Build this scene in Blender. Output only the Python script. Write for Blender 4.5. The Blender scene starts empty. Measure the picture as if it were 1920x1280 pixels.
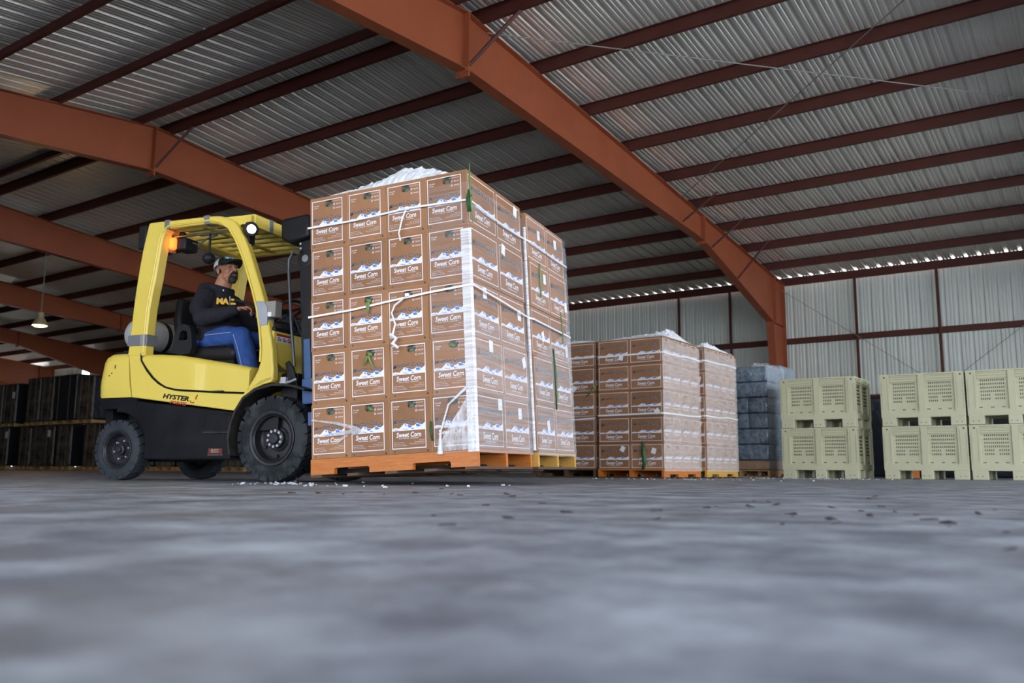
import bpy, bmesh, math, random
from mathutils import Vector, Matrix, Euler
random.seed(7)
R = math.radians
sc = bpy.context.scene
COL = sc.collection
V = Vector

# ------------------------------------------------------------------ materials
def mat(name, color=(.5,.5,.5), rough=.5, metal=0., spec=.5, bump=None, var=None, emit=None, estr=0., coat=0., alpha=None, dirt=None, sub=None):
    m = bpy.data.materials.new(name); m.use_nodes = True
    nt = m.node_tree; b = nt.nodes['Principled BSDF']
    b.inputs['Base Color'].default_value = (*color, 1)
    b.inputs['Roughness'].default_value = rough
    b.inputs['Metallic'].default_value = metal
    b.inputs['Specular IOR Level'].default_value = spec
    b.inputs['Coat Weight'].default_value = coat
    if emit: b.inputs['Emission Color'].default_value = (*emit, 1); b.inputs['Emission Strength'].default_value = estr
    tc = nt.nodes.new('ShaderNodeTexCoord')
    if var:   # (scale, second colour, contrast, stretch)
        sc_, c2, w = var[:3]; st = var[3] if len(var) > 3 else (1,1,1)
        mp = nt.nodes.new('ShaderNodeMapping'); mp.inputs['Scale'].default_value = st
        nt.links.new(tc.outputs['Object'], mp.inputs[0])
        n = nt.nodes.new('ShaderNodeTexNoise'); n.inputs['Scale'].default_value = sc_; n.inputs['Detail'].default_value = 6; n.inputs['Roughness'].default_value = .65
        nt.links.new(mp.outputs[0], n.inputs['Vector'])
        r = nt.nodes.new('ShaderNodeValToRGB'); r.color_ramp.elements[0].position = .5-w; r.color_ramp.elements[1].position = .5+w
        r.color_ramp.elements[0].color = (*color,1); r.color_ramp.elements[1].color = (*c2,1)
        nt.links.new(n.outputs['Fac'], r.inputs[0]); nt.links.new(r.outputs[0], b.inputs['Base Color'])
        last = r.outputs[0]
        if dirt:
            n2 = nt.nodes.new('ShaderNodeTexNoise'); n2.inputs['Scale'].default_value = dirt[0]; n2.inputs['Detail'].default_value = 8; n2.inputs['Roughness'].default_value = .7
            nt.links.new(tc.outputs['Object'], n2.inputs['Vector'])
            r2 = nt.nodes.new('ShaderNodeValToRGB'); r2.color_ramp.elements[0].position = dirt[2]; r2.color_ramp.elements[1].position = dirt[2]+.08
            nt.links.new(n2.outputs['Fac'], r2.inputs[0])
            mx = nt.nodes.new('ShaderNodeMixRGB'); nt.links.new(r2.outputs[0], mx.inputs[0]); nt.links.new(last, mx.inputs[1]); mx.inputs[2].default_value = (*dirt[1],1)
            nt.links.new(mx.outputs[0], b.inputs['Base Color'])
    if bump:
        n = nt.nodes.new('ShaderNodeTexNoise'); n.inputs['Scale'].default_value = bump[0]; n.inputs['Detail'].default_value = 5
        nt.links.new(tc.outputs['Object'], n.inputs['Vector'])
        bp = nt.nodes.new('ShaderNodeBump'); bp.inputs['Strength'].default_value = bump[1]; bp.inputs['Distance'].default_value = bump[2] if len(bump) > 2 else .01
        nt.links.new(n.outputs['Fac'], bp.inputs['Height']); nt.links.new(bp.outputs[0], b.inputs['Normal'])
    return m

M = {}
M['card'] = mat('cardboard', (.285,.142,.072), .75, var=(4,(.36,.185,.097),.25,(1,1,.5)), bump=(60,.15,.004), spec=.2)
def tone(m, lo, hi):
    nt = m.node_tree; b = nt.nodes['Principled BSDF']; src = b.inputs['Base Color'].links[0].from_socket
    oi = nt.nodes.new('ShaderNodeObjectInfo'); mr = nt.nodes.new('ShaderNodeMapRange'); mr.inputs[3].default_value = lo; mr.inputs[4].default_value = hi
    hs = nt.nodes.new('ShaderNodeHueSaturation'); nt.links.new(oi.outputs['Random'], mr.inputs[0]); nt.links.new(mr.outputs[0], hs.inputs['Value']); nt.links.new(src, hs.inputs['Color']); nt.links.new(hs.outputs[0], b.inputs['Base Color'])
tone(M['card'], .84, 1.14)
M['card_edge'] = mat('cardboard_edge', (.44,.24,.11), .8, spec=.2)
M['white_print'] = mat('white_ink', (.80,.80,.83), .6, spec=.2)
M['blue_print'] = mat('blue_ink', (.07,.22,.68), .6, spec=.2)
M['grey_print'] = mat('grey_ink', (.07,.07,.08), .6, spec=.2)
M['grey_halo'] = mat('grey_halo_ink', (.50,.42,.38), .7, spec=.2)
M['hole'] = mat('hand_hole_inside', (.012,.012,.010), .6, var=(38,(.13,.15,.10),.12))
M['sticker'] = mat('paper_sticker', (.85,.86,.88), .6)
M['pallet_red'] = mat('orange_stained_wood', (.42,.105,.014), .5, var=(6,(.56,.20,.03),.2,(1,14,14)), bump=(40,.2))
M['pallet_dark'] = mat('dark_aged_wood', (.13,.07,.04), .7, var=(8,(.06,.035,.02),.2,(1,10,10)))
M['pallet_yel'] = mat('yellow_pine_wood', (.62,.36,.07), .6, var=(6,(.48,.26,.05),.2,(14,1,14)))
M['pallet_nat'] = mat('plain_pine_wood', (.50,.34,.15), .65, var=(6,(.36,.23,.1),.2,(14,1,14)))
M['floor'] = None
M['concrete_out'] = mat('outdoor_concrete', (.42,.42,.40), .8, var=(2,(.36,.36,.35),.2))
M['rafter'] = mat('red_oxide_steel', (.30,.080,.032), .48, var=(1.3,(.255,.064,.026),.2), spec=.35)
M['purlin'] = mat('dark_oxide_steel', (.066,.017,.012), .55, spec=.3, var=(3,(.085,.022,.015),.2))
M['roof'] = mat('galvanised_roof_steel', (.70,.67,.59), .36, metal=.5, var=(.9,(.80,.77,.68),.22,(1.5,.3,1)))
M['wallm'] = mat('pale_wall_steel', (.56,.61,.56), .5, metal=.1, var=(.7,(.64,.69,.65),.25,(1,1,.3)))
M['wall_bounce_cut'] = mat('bounce_cut_wall_steel', (.16,.15,.14), .7, var=(.8,(.22,.205,.19),.2))  # steel darkened to cut light bounced off the unseen walls
M['steelwire'] = mat('steel_wire', (.30,.28,.25), .5, metal=.5)
M['orange_door'] = mat('orange_paint', (.65,.20,.08), .6)
M['bin'] = mat('olive_plastic', (.54,.54,.36), .45, var=(2.5,(.59,.59,.40),.2), spec=.4, bump=(30,.05))
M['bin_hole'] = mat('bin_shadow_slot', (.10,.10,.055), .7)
M['ice'] = mat('crushed_ice_white', (.90,.93,.96), .4, spec=.5, bump=(40,.6,.02), var=(14,(.80,.86,.92),.15))
M['leaf'] = mat('corn_husk_green', (.08,.17,.035), .5, var=(12,(.18,.28,.08),.2,(1,1,.2)))
M['leafd'] = mat('corn_leaf_dark', (.02,.075,.02), .5, var=(12,(.05,.13,.04),.2))
M['strap'] = mat('white_plastic_strap', (.82,.83,.84), .35, coat=.2)
M['yellow'] = mat('yellow_paint', (.74,.565,.085), .38, coat=.15, spec=.45, var=(1.5,(.78,.615,.12),.25), bump=(7,.03), dirt=(9,(.40,.31,.07),.72))
M['black'] = mat('black_paint', (.006,.0065,.008), .34, spec=.2, var=(4,(.016,.017,.020),.2), bump=(15,.06))
M['blackm'] = mat('matt_black_plastic', (.012,.012,.014), .5, spec=.25, bump=(80,.08))
M['blackdirt'] = mat('dusty_black_steel', (.012,.012,.012), .6, spec=.25, var=(7,(.04,.037,.034),.14))
M['tyre'] = mat('tyre_rubber', (.016,.019,.021), .8, spec=.25, var=(5,(.045,.052,.055),.06), bump=(50,.3,.006))
M['tyre_rear'] = mat('tyre_rubber_rear', (.026,.031,.038), .78, spec=.25, var=(6,(.042,.048,.056),.12), bump=(50,.25,.006))
M['rim'] = mat('black_rim_steel', (.012,.013,.017), .4, spec=.35, var=(8,(.03,.03,.034),.12), bump=(20,.1))
M['bolt'] = mat('bare_bolt_steel', (.42,.44,.47), .35, metal=.3)
M['tape'] = mat('grey_duct_tape', (.21,.22,.24), .38, metal=.35, bump=(18,.3))
M['tape_l'] = mat('silver_duct_tape', (.36,.38,.41), .35, metal=.4, bump=(18,.3))
M['tank'] = mat('brushed_tank_aluminium', (.66,.68,.70), .34, metal=.35, var=(3,(.56,.58,.59),.2), bump=(30,.05))
M['blue'] = mat('blue_paint_steel', (.020,.085,.26), .4, var=(12,(.035,.10,.22),.15), bump=(25,.15))
M['hose'] = mat('rubber_hose', (.05,.065,.08), .35)
M['chrome'] = mat('polished_steel', (.7,.71,.73), .15, metal=1)
M['greybox'] = mat('grey_tray_plastic', (.27,.255,.23), .6)
M['red_sticker'] = mat('red_sticker_ink', (.42,.03,.02), .5)
M['red_dull'] = mat('worn_red_sticker', (.14,.02,.015), .6)
M['tan_ink'] = mat('worn_tan_ink', (.30,.24,.18), .7)
M['red_lens'] = mat('red_lens', (.35,.01,.01), .2, emit=(1,.05,.02), estr=.5)
M['lamp_face'] = mat('lit_headlamp', (1,.9,.7), .3, emit=(1,.74,.42), estr=9)
M['beacon_face'] = mat('lit_amber_beacon', (1,.3,.05), .3, emit=(1,.10,.008), estr=3.2)
M['beacon_shell'] = mat('clear_beacon_shell', (.45,.30,.26), .2)
M['bulb'] = mat('lit_warehouse_lamp', (1,.8,.5), .4, emit=(1,.62,.26), estr=16)
M['lampbody'] = mat('cream_lamp_housing', (.42,.38,.22), .4)
M['skin'] = mat('skin', (.36,.165,.095), .5, var=(9,(.42,.195,.115),.2), spec=.4)
M['skin'].node_tree.nodes['Principled BSDF'].inputs['Subsurface Weight'].default_value = .08
M['hair'] = mat('dark_hair', (.018,.014,.012), .7, bump=(200,.6,.004))
M['sweat'] = mat('black_sweatshirt', (.019,.019,.026), .85, bump=(9,.8,.03), spec=.2)
M['jean'] = mat('blue_denim', (.020,.060,.22), .85, var=(14,(.04,.095,.30),.2), bump=(11,.7,.02), spec=.2)
M['stitch'] = mat('denim_stitch', (.35,.42,.6), .8)
M['gold'] = mat('gold_print', (.75,.42,.03), .6)
M['capw'] = mat('white_mesh_cap', (.72,.75,.84), .8)
M['capk'] = mat('black_cap', (.012,.013,.016), .7)
M['teal'] = mat('teal_patch', (.08,.40,.42), .6)
M['eye'] = mat('eye_white', (.30,.26,.23), .4)
M['iris'] = mat('iris_dark', (.02,.012,.01), .2)
M['lip'] = mat('lip', (.26,.10,.08), .5)
M['glove'] = mat('work_glove', (.34,.10,.10), .8, var=(20,(.20,.05,.06),.2))
M['cuff'] = mat('pale_cuff', (.62,.58,.50), .8)
M['wrap_black'] = mat('black_net_wrap', (.020,.020,.019), .5, var=(3,(.16,.145,.125),.13,(1.4,1.4,1)), bump=(12,.8,.05), spec=.4)
M['wrap_strap'] = mat('grey_wrap_strap', (.16,.15,.14), .5)
M['wrap_navy_shade'] = mat('navy_and_shaded_wrap', (.008,.012,.018), .35, bump=(6,.5,.05))  # navy wrap, also painted shade on load sides and behind bins
M['bundle'] = mat('blue_grey_plastic_film', (.08,.12,.165), .2, var=(7,(.21,.27,.33),.12), bump=(16,.9,.03), coat=.4)
M['bundle_pale'] = mat('pale_blue_film', (.20,.27,.33), .3, var=(7,(.32,.39,.44),.15), bump=(16,.8,.03))
M['bundle_tan'] = mat('tan_cardboard_film', (.36,.21,.12), .4, bump=(14,.6,.02))
M['chips'] = mat('ice_chips', (.50,.54,.58), .3)
M['debris'] = mat('dark_debris', (.055,.045,.04), .9)

def film_mat(name, milky, amount, tint=(.9,.92,.95), stripes=(1,1,30)):
    m = bpy.data.materials.new(name); m.use_nodes = True; nt = m.node_tree
    b = nt.nodes['Principled BSDF']; out = nt.nodes['Material Output']
    b.inputs['Base Color'].default_value = (*tint,1); b.inputs['Roughness'].default_value = .16; b.inputs['Specular IOR Level'].default_value = .9
    tr = nt.nodes.new('ShaderNodeBsdfTransparent'); mx = nt.nodes.new('ShaderNodeMixShader')
    tc = nt.nodes.new('ShaderNodeTexCoord'); mp = nt.nodes.new('ShaderNodeMapping'); mp.inputs['Scale'].default_value = stripes
    nt.links.new(tc.outputs['Object'], mp.inputs[0])
    n = nt.nodes.new('ShaderNodeTexNoise'); n.inputs['Scale'].default_value = 2.2; n.inputs['Detail'].default_value = 7; n.inputs['Roughness'].default_value = .7
    nt.links.new(mp.outputs[0], n.inputs['Vector'])
    mr = nt.nodes.new('ShaderNodeMapRange'); mr.inputs[1].default_value = .35; mr.inputs[2].default_value = .75; mr.inputs[3].default_value = milky; mr.inputs[4].default_value = amount
    nt.links.new(n.outputs['Fac'], mr.inputs[0])
    lw = nt.nodes.new('ShaderNodeLayerWeight'); lw.inputs[0].default_value = .25
    ad = nt.nodes.new('ShaderNodeMath'); ad.operation = 'ADD'; ad.use_clamp = True
    nt.links.new(mr.outputs[0], ad.inputs[0]); 
    ml = nt.nodes.new('ShaderNodeMath'); ml.operation = 'MULTIPLY'; ml.inputs[1].default_value = .35
    nt.links.new(lw.outputs['Fresnel'], ml.inputs[0]); nt.links.new(ml.outputs[0], ad.inputs[1])
    nt.links.new(ad.outputs[0], mx.inputs[0]); nt.links.new(tr.outputs[0], mx.inputs[1]); nt.links.new(b.outputs[0], mx.inputs[2]); nt.links.new(mx.outputs[0], out.inputs[0])
    bp = nt.nodes.new('ShaderNodeBump'); bp.inputs['Strength'].default_value = .35; bp.inputs['Distance'].default_value = .02
    nt.links.new(n.outputs['Fac'], bp.inputs['Height']); nt.links.new(bp.outputs[0], b.inputs['Normal'])
    return m
M['film'] = film_mat('stretch_film_clear', .0, .16)
M['film_blue'] = film_mat('stretch_film_thin', .0, .10, tint=(.6,.7,.8))
M['film_gather'] = film_mat('stretch_film_gathered', .10, .75, stripes=(9,9,3))
M['film_milky'] = film_mat('stretch_film_milky', .04, .30)
M['film_glare_twist'] = film_mat('stretch_film_glare_and_twist', .45, 1.1, tint=(.93,.94,.96))  # near-opaque white paints the corner glare, also used on twisted strands
M['film_bg'] = film_mat('stretch_film_thick', .0, .26, tint=(.72,.69,.67), stripes=(2,2,14))

M['film_bg'].node_tree.nodes['Principled BSDF'].inputs['Specular IOR Level'].default_value = .5

def floor_mat():
    m = bpy.data.materials.new('worn_concrete_floor'); m.use_nodes = True; nt = m.node_tree; b = nt.nodes['Principled BSDF']; L = nt.links.new
    tc = nt.nodes.new('ShaderNodeTexCoord')
    def noise(scale, detail, rough, st=(1,1,1), rot=0):
        mp = nt.nodes.new('ShaderNodeMapping'); mp.inputs['Scale'].default_value = st; mp.inputs['Rotation'].default_value[2] = rot
        L(tc.outputs['Object'], mp.inputs[0])
        n = nt.nodes.new('ShaderNodeTexNoise'); n.inputs['Scale'].default_value = scale; n.inputs['Detail'].default_value = detail; n.inputs['Roughness'].default_value = rough
        L(mp.outputs[0], n.inputs['Vector']); return n
    def ramp(n, a, b_, ca, cb):
        r = nt.nodes.new('ShaderNodeValToRGB'); r.color_ramp.elements[0].position = a; r.color_ramp.elements[1].position = b_
        r.color_ramp.elements[0].color = (*ca,1); r.color_ramp.elements[1].color = (*cb,1); L(n.outputs['Fac'], r.inputs[0]); return r
    def mix(f, a, b_, mode='MIX'):
        x = nt.nodes.new('ShaderNodeMixRGB'); x.blend_type = mode
        if isinstance(f, float): x.inputs[0].default_value = f
        else: L(f, x.inputs[0])
        L(a, x.inputs[1])
        if isinstance(b_, tuple): x.inputs[2].default_value = (*b_,1)
        else: L(b_, x.inputs[2])
        return x.outputs[0]
    base = ramp(noise(4.2, 10, .68), .41, .60, (.17,.178,.205), (.385,.415,.44)).outputs[0]
    streak = ramp(noise(2.4, 8, .65, (.8,1.1,1), R(-14)), .38, .64, (.70,.70,.72), (1.2,1.19,1.19)).outputs[0]
    c = mix(1., base, streak, 'MULTIPLY')
    brown = ramp(noise(1.3, 6, .6), .52, .70, (0,0,0), (.55,.55,.55)).outputs[0]
    c = mix(brown, c, (.19,.165,.14))
    white = ramp(noise(11, 8, .72, (.8,1.1,1)), .56, .68, (0,0,0), (.55,.55,.55)).outputs[0]
    c = mix(white, c, (.46,.48,.50))
    spot = ramp(noise(9.3, 5, .6, (1,1.3,1)), .68, .74, (0,0,0), (.75,.75,.75)).outputs[0]
    c = mix(spot, c, (.085,.075,.075))
    L(c, b.inputs['Base Color'])
    rr = nt.nodes.new('ShaderNodeMapRange'); rr.inputs[3].default_value = .42; rr.inputs[4].default_value = .75
    L(noise(3, 5, .6).outputs['Fac'], rr.inputs[0]); L(rr.outputs[0], b.inputs['Roughness'])
    b.inputs['Specular IOR Level'].default_value = .35
    bp = nt.nodes.new('ShaderNodeBump'); bp.inputs['Strength'].default_value = .25; bp.inputs['Distance'].default_value = .004
    L(noise(30, 6, .7).outputs['Fac'], bp.inputs['Height']); L(bp.outputs[0], b.inputs['Normal'])
    return m
M['floor'] = floor_mat()

# ------------------------------------------------------------------ mesh helpers
class MB:
    def __init__(s, *mats): s.bm = bmesh.new(); s.mats = list(mats) or ['card']
    def mi(s, m):
        if m is None: return 0
        if m not in s.mats: s.mats.append(m)
        return s.mats.index(m)
    def poly(s, pts, m=None):
        f = s.bm.faces.new([s.bm.verts.new(p) for p in pts]); f.material_index = s.mi(m); return f
    def box(s, c, d, m=None, rot=None, bev=0):
        r = bmesh.ops.create_cube(s.bm, size=1); vs = r['verts']
        for v in vs: v.co = V((v.co.x*d[0], v.co.y*d[1], v.co.z*d[2]))
        fs = {f for v in vs for f in v.link_faces}
        if bev:
            es = {e for v in vs for e in v.link_edges}
            rb = bmesh.ops.bevel(s.bm, geom=list(es), offset=bev, segments=2, affect='EDGES', profile=.5)
            fs = set(rb['faces']) | {f for f in fs if f.is_valid}
            vs = {v for f in fs for v in f.verts}
        q = rot.to_matrix() if rot is not None else Matrix.Identity(3)
        for v in vs: v.co = q @ v.co + V(c)
        for f in fs: f.material_index = s.mi(m)
        return s
    def bb(s, a, b, m=None, bev=0):
        a, b = V(a), V(b); return s.box((a+b)/2, (abs(b.x-a.x), abs(b.y-a.y), abs(b.z-a.z)), m, None, bev)
    def prism(s, pts, fn, h0, h1, m=None):
        """pts 2D polygon; fn(u,v,h)->3D"""
        lo = [s.bm.verts.new(fn(u,v,h0)) for u,v in pts]; hi = [s.bm.verts.new(fn(u,v,h1)) for u,v in pts]
        i = s.mi(m); n = len(pts); fs = [s.bm.faces.new(lo[::-1]), s.bm.faces.new(hi)]
        for k in range(n): fs.append(s.bm.faces.new((lo[k], lo[(k+1)%n], hi[(k+1)%n], hi[k])))
        for f in fs: f.material_index = i
        return fs
    def xz(s, pts, y0, y1, m=None): return s.prism(pts, lambda u,v,h: (u,h,v), y0, y1, m)
    def yz(s, pts, x0, x1, m=None): return s.prism(pts, lambda u,v,h: (h,u,v), x0, x1, m)
    def xy(s, pts, z0, z1, m=None): return s.prism(pts, lambda u,v,h: (u,v,h), z0, z1, m)
    def loft(s, rings, m=None, cap=True, closed=True):
        i = s.mi(m); vr = [[s.bm.verts.new(p) for p in r] for r in rings]; n = len(rings[0]); fs = []
        for a, b in zip(vr, vr[1:]):
            for k in range(n if closed else n-1): fs.append(s.bm.faces.new((a[k], a[(k+1)%n], b[(k+1)%n], b[k])))
        if cap: fs += [s.bm.faces.new(vr[0][::-1]), s.bm.faces.new(vr[-1])]
        for f in fs: f.material_index = i
        return fs
    def tube(s, path, r, m=None, seg=10, cap=True):
        path = [V(p) for p in path]; rs = r if isinstance(r, (list,tuple)) else [r]*len(path); rings = []
        t0 = (path[1]-path[0]).normalized(); up = V((0,0,1)) if abs(t0.z) < .9 else V((1,0,0)); u = t0.cross(up).normalized()
        for k, p in enumerate(path):
            t = (path[min(k+1,len(path)-1)]-path[max(k-1,0)]).normalized()
            u = (u - t*u.dot(t)).normalized(); w = t.cross(u)
            rings.append([p + (u*math.cos(a)+w*math.sin(a))*rs[k] for a in [2*math.pi*j/seg for j in range(seg)]])
        return s.loft(rings, m, cap)
    def cyl(s, p0, p1, r0, r1=None, m=None, seg=20): s.tube([p0,p1],[r0, r0 if r1 is None else r1], m, seg); return s
    def lathe(s, prof, o, ax='y', m=None, seg=32, cap=True):
        """prof list of (h,r) along axis"""
        rings = []
        for h, r in prof:
            ring = []
            for j in range(seg):
                a = 2*math.pi*j/seg; c, d = r*math.cos(a), r*math.sin(a)
                ring.append(V(o)+(V((c,h,d)) if ax=='y' else V((h,c,d)) if ax=='x' else V((c,d,h))))
            rings.append(ring)
        return s.loft(rings, m, cap)
    def ell(s, c, r, m=None, rot=None, u=16, v=10):
        rr = bmesh.ops.create_uvsphere(s.bm, u_segments=u, v_segments=v, radius=1)
        q = rot.to_matrix() if rot is not None else Matrix.Identity(3)
        for w in rr['verts']: w.co = q @ V((w.co.x*r[0], w.co.y*r[1], w.co.z*r[2])) + V(c)
        for f in {f for w in rr['verts'] for f in w.link_faces}: f.material_index = s.mi(m)
        return s
    def xf(s, mtx): bmesh.ops.transform(s.bm, matrix=mtx, verts=s.bm.verts[:]); return s
    def build(s, name, parent=None, bevel=0, smooth=False, seg=2, angle=35, remesh=0, sub=0):
        bmesh.ops.recalc_face_normals(s.bm, faces=s.bm.faces[:])
        me = bpy.data.meshes.new(name); s.bm.to_mesh(me); s.bm.free()
        for k in s.mats: me.materials.append(M[k])
        o = bpy.data.objects.new(name, me); COL.objects.link(o)
        if parent is not None: o.parent = parent
        if bevel:
            b = o.modifiers.new('b','BEVEL'); b.width = bevel; b.segments = seg; b.limit_method = 'ANGLE'; b.angle_limit = R(40)
        if remesh:
            r = o.modifiers.new('r','REMESH'); r.mode = 'VOXEL'; r.voxel_size = remesh; r.use_smooth_shade = True
            k = o.modifiers.new('s','SMOOTH'); k.iterations = 5; k.factor = .6
        if sub: q = o.modifiers.new('q','SUBSURF'); q.levels = sub; q.render_levels = sub
        if smooth or bevel:
            me.polygons.foreach_set('use_smooth', [True]*len(me.polygons))
            if not remesh and not sub:
                try: me.set_sharp_from_angle(angle=R(angle))
                except Exception: pass
        return o

def tag(o, label=None, cat=None, group=None, kind=None):
    if label: o['label'] = label
    if cat: o['category'] = cat
    if group: o['group'] = group
    if kind: o['kind'] = kind
    return o
def empty(name, mtx=None, label=None, cat=None, group=None):
    o = bpy.data.objects.new(name, None); COL.objects.link(o); o.empty_display_size = .1
    if mtx is not None: o.matrix_world = mtx
    return tag(o, label, cat, group)
def T3(x,y,z): return Matrix.Translation((x,y,z))
def Rz(a): return Matrix.Rotation(a, 4, 'Z')
ORD = ['first','second','third','fourth','fifth','sixth','seventh','eighth','ninth','tenth','eleventh','twelfth']

# text -> list of polygons (2D), cached
_tc = {}
def text_polys(body, offset=0., shear=0.):
    k = (body, offset, shear)
    if k in _tc: return _tc[k]
    cu = bpy.data.curves.new('t','FONT'); cu.body = body; cu.size = 1; cu.offset = offset; cu.shear = shear; cu.resolution_u = 2; cu.fill_mode = 'FRONT'
    o = bpy.data.objects.new('t', cu); COL.objects.link(o)
    dg = bpy.context.evaluated_depsgraph_get(); me = bpy.data.meshes.new_from_object(o.evaluated_get(dg))
    ps = [[(me.vertices[i].co.x, me.vertices[i].co.y) for i in p.vertices] for p in me.polygons]
    bpy.data.objects.remove(o); bpy.data.curves.remove(cu); bpy.data.meshes.remove(me)
    xs = [p[0] for q in ps for p in q]; ys = [p[1] for q in ps for p in q]
    x0, x1, y0, y1 = min(xs), max(xs), min(ys), max(ys)
    _tc[k] = [[((x-x0)/(x1-x0), (y-y0)/(y1-y0)) for x,y in q] for q in ps]
    return _tc[k]

# ================================================================== SETTING
XA, XB = -64., 8.4
RY, RZ = 9.83, 7.03              # ridge (rafter top)
EY, EZ = 24.85, 5.47             # far eave (rafter top)
SL = (RZ-EZ)/(EY-RY)
NY = RY-(EY-RY)                  # near eave
def roofz(y): return RZ-abs(y-RY)*SL
WY = 25.0

fl = MB('floor'); fl.poly([(-110,-60,0),(70,-60,0),(70,70,0),(-110,70,0)][::1]); o = fl.build('floor'); tag(o, kind='structure')

def sheet_profile(x0, x1, pitch=.305, rib=.046, up=1):
    """corrugated cross-section, list (x, h)"""
    pts = []; x = x0
    while x < x1:
        pts += [(x, 0), (x+.022, rib), (x+.066, rib), (x+.088, 0), (x+.140, 0), (x+.150, .012), (x+.172, .012), (x+.182, 0), (x+.222, 0), (x+.232, .012), (x+.254, .012), (x+.264, 0)]
        x += pitch
    pts.append((x,0)); return pts
def sheet(name, prof, a, b, thick_dir):
    """a(x,h), b(x,h) give the two end points"""
    mb = MB('roof'); va = [mb.bm.verts.new(a(x,h)) for x,h in prof]; vb = [mb.bm.verts.new(b(x,h)) for x,h in prof]
    for i in range(len(prof)-1): mb.bm.faces.new((va[i], va[i+1], vb[i+1], vb[i]))
    return mb
PZ = .20                          # purlin depth
rp = sheet_profile(XA, XB+.3)
mb = sheet('c', rp, lambda x,h: (x, RY, RZ+PZ+h), lambda x,h: (x, 24.98, roofz(24.98)+PZ+h), 1)
va = [mb.bm.verts.new((x, RY, RZ+PZ+h)) for x,h in rp]; vb = [mb.bm.verts.new((x, NY-.4, roofz(NY-.4)+PZ+h)) for x,h in rp]
for i in range(len(rp)-1): mb.bm.faces.new((va[i], va[i+1], vb[i+1], vb[i]))
o = mb.build('ceiling'); tag(o, kind='structure')
# thin cap above the sheet so no light passes
# far wall with openings
wp = sheet_profile(XA, XB+.3, rib=.03)
def wall_strip(mb, x0, x1, z0, z1, y, sgn=1):
    pr = [(x,h) for x,h in wp if x0-.001 <= x <= x1+.001]
    va = [mb.bm.verts.new((x, y+h*sgn, z0)) for x,h in pr]; vb = [mb.bm.verts.new((x, y+h*sgn, z1)) for x,h in pr]
    for i in range(len(pr)-1): mb.bm.faces.new((va[i], va[i+1], vb[i+1], vb[i]))
wm = MB('wallm'); WT = roofz(WY)+PZ-.075
for x0,x1,z0,z1 in [(XA,-52.4,0,WT),(-52.4,-49.2,0,3.4),(-49.2,-45.6,0,WT),(-45.6,-44.9,0,4.75),(-44.9,XB+.3,0,WT)]:
    wall_strip(wm, x0, x1, z0, z1, WY)
o = wm.build('wall_back'); tag(o, kind='structure')
od = MB('orange_door'); od.bb((-55.6,WY-.12,2.6),(-52.5,WY-.05,WT-.05)); od.build('door_1')['kind'] = 'structure'
# left end wall, near wall (closed far to the left, open dock on the right), darkened and sized to steer the light
rw = MB('wall_bounce_cut'); rw.poly([(XB+.2,NY,5.1),(XB+.2,WY,5.1),(XB+.2,WY,roofz(WY)+.2),(XB+.2,RY,RZ+.2),(XB+.2,NY,roofz(NY)+.2)]); o = rw.build('wall_right'); tag(o, kind='structure')  # unseen end header, added to cut light reaching the far-left frames
lw = MB('wall_bounce_cut'); lw.poly([(XA,NY,0),(XA,WY,0),(XA,WY,roofz(WY)+.2),(XA,RY,RZ+.2),(XA,NY,roofz(NY)+.2)]); o = lw.build('wall_left'); tag(o, kind='structure')
nw = MB('wall_bounce_cut'); wall_strip(nw, XA, -8.8, 0, roofz(NY)+PZ-.05, NY-.15, -1); o = nw.build('wall_front'); tag(o, kind='structure')
nw = MB('wall_bounce_cut'); wall_strip(nw, -8.7, XB+.2, 4.6, roofz(NY)+PZ-.05, NY-.15, -1); o = nw.build('trim_1'); tag(o, kind='structure')

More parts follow.
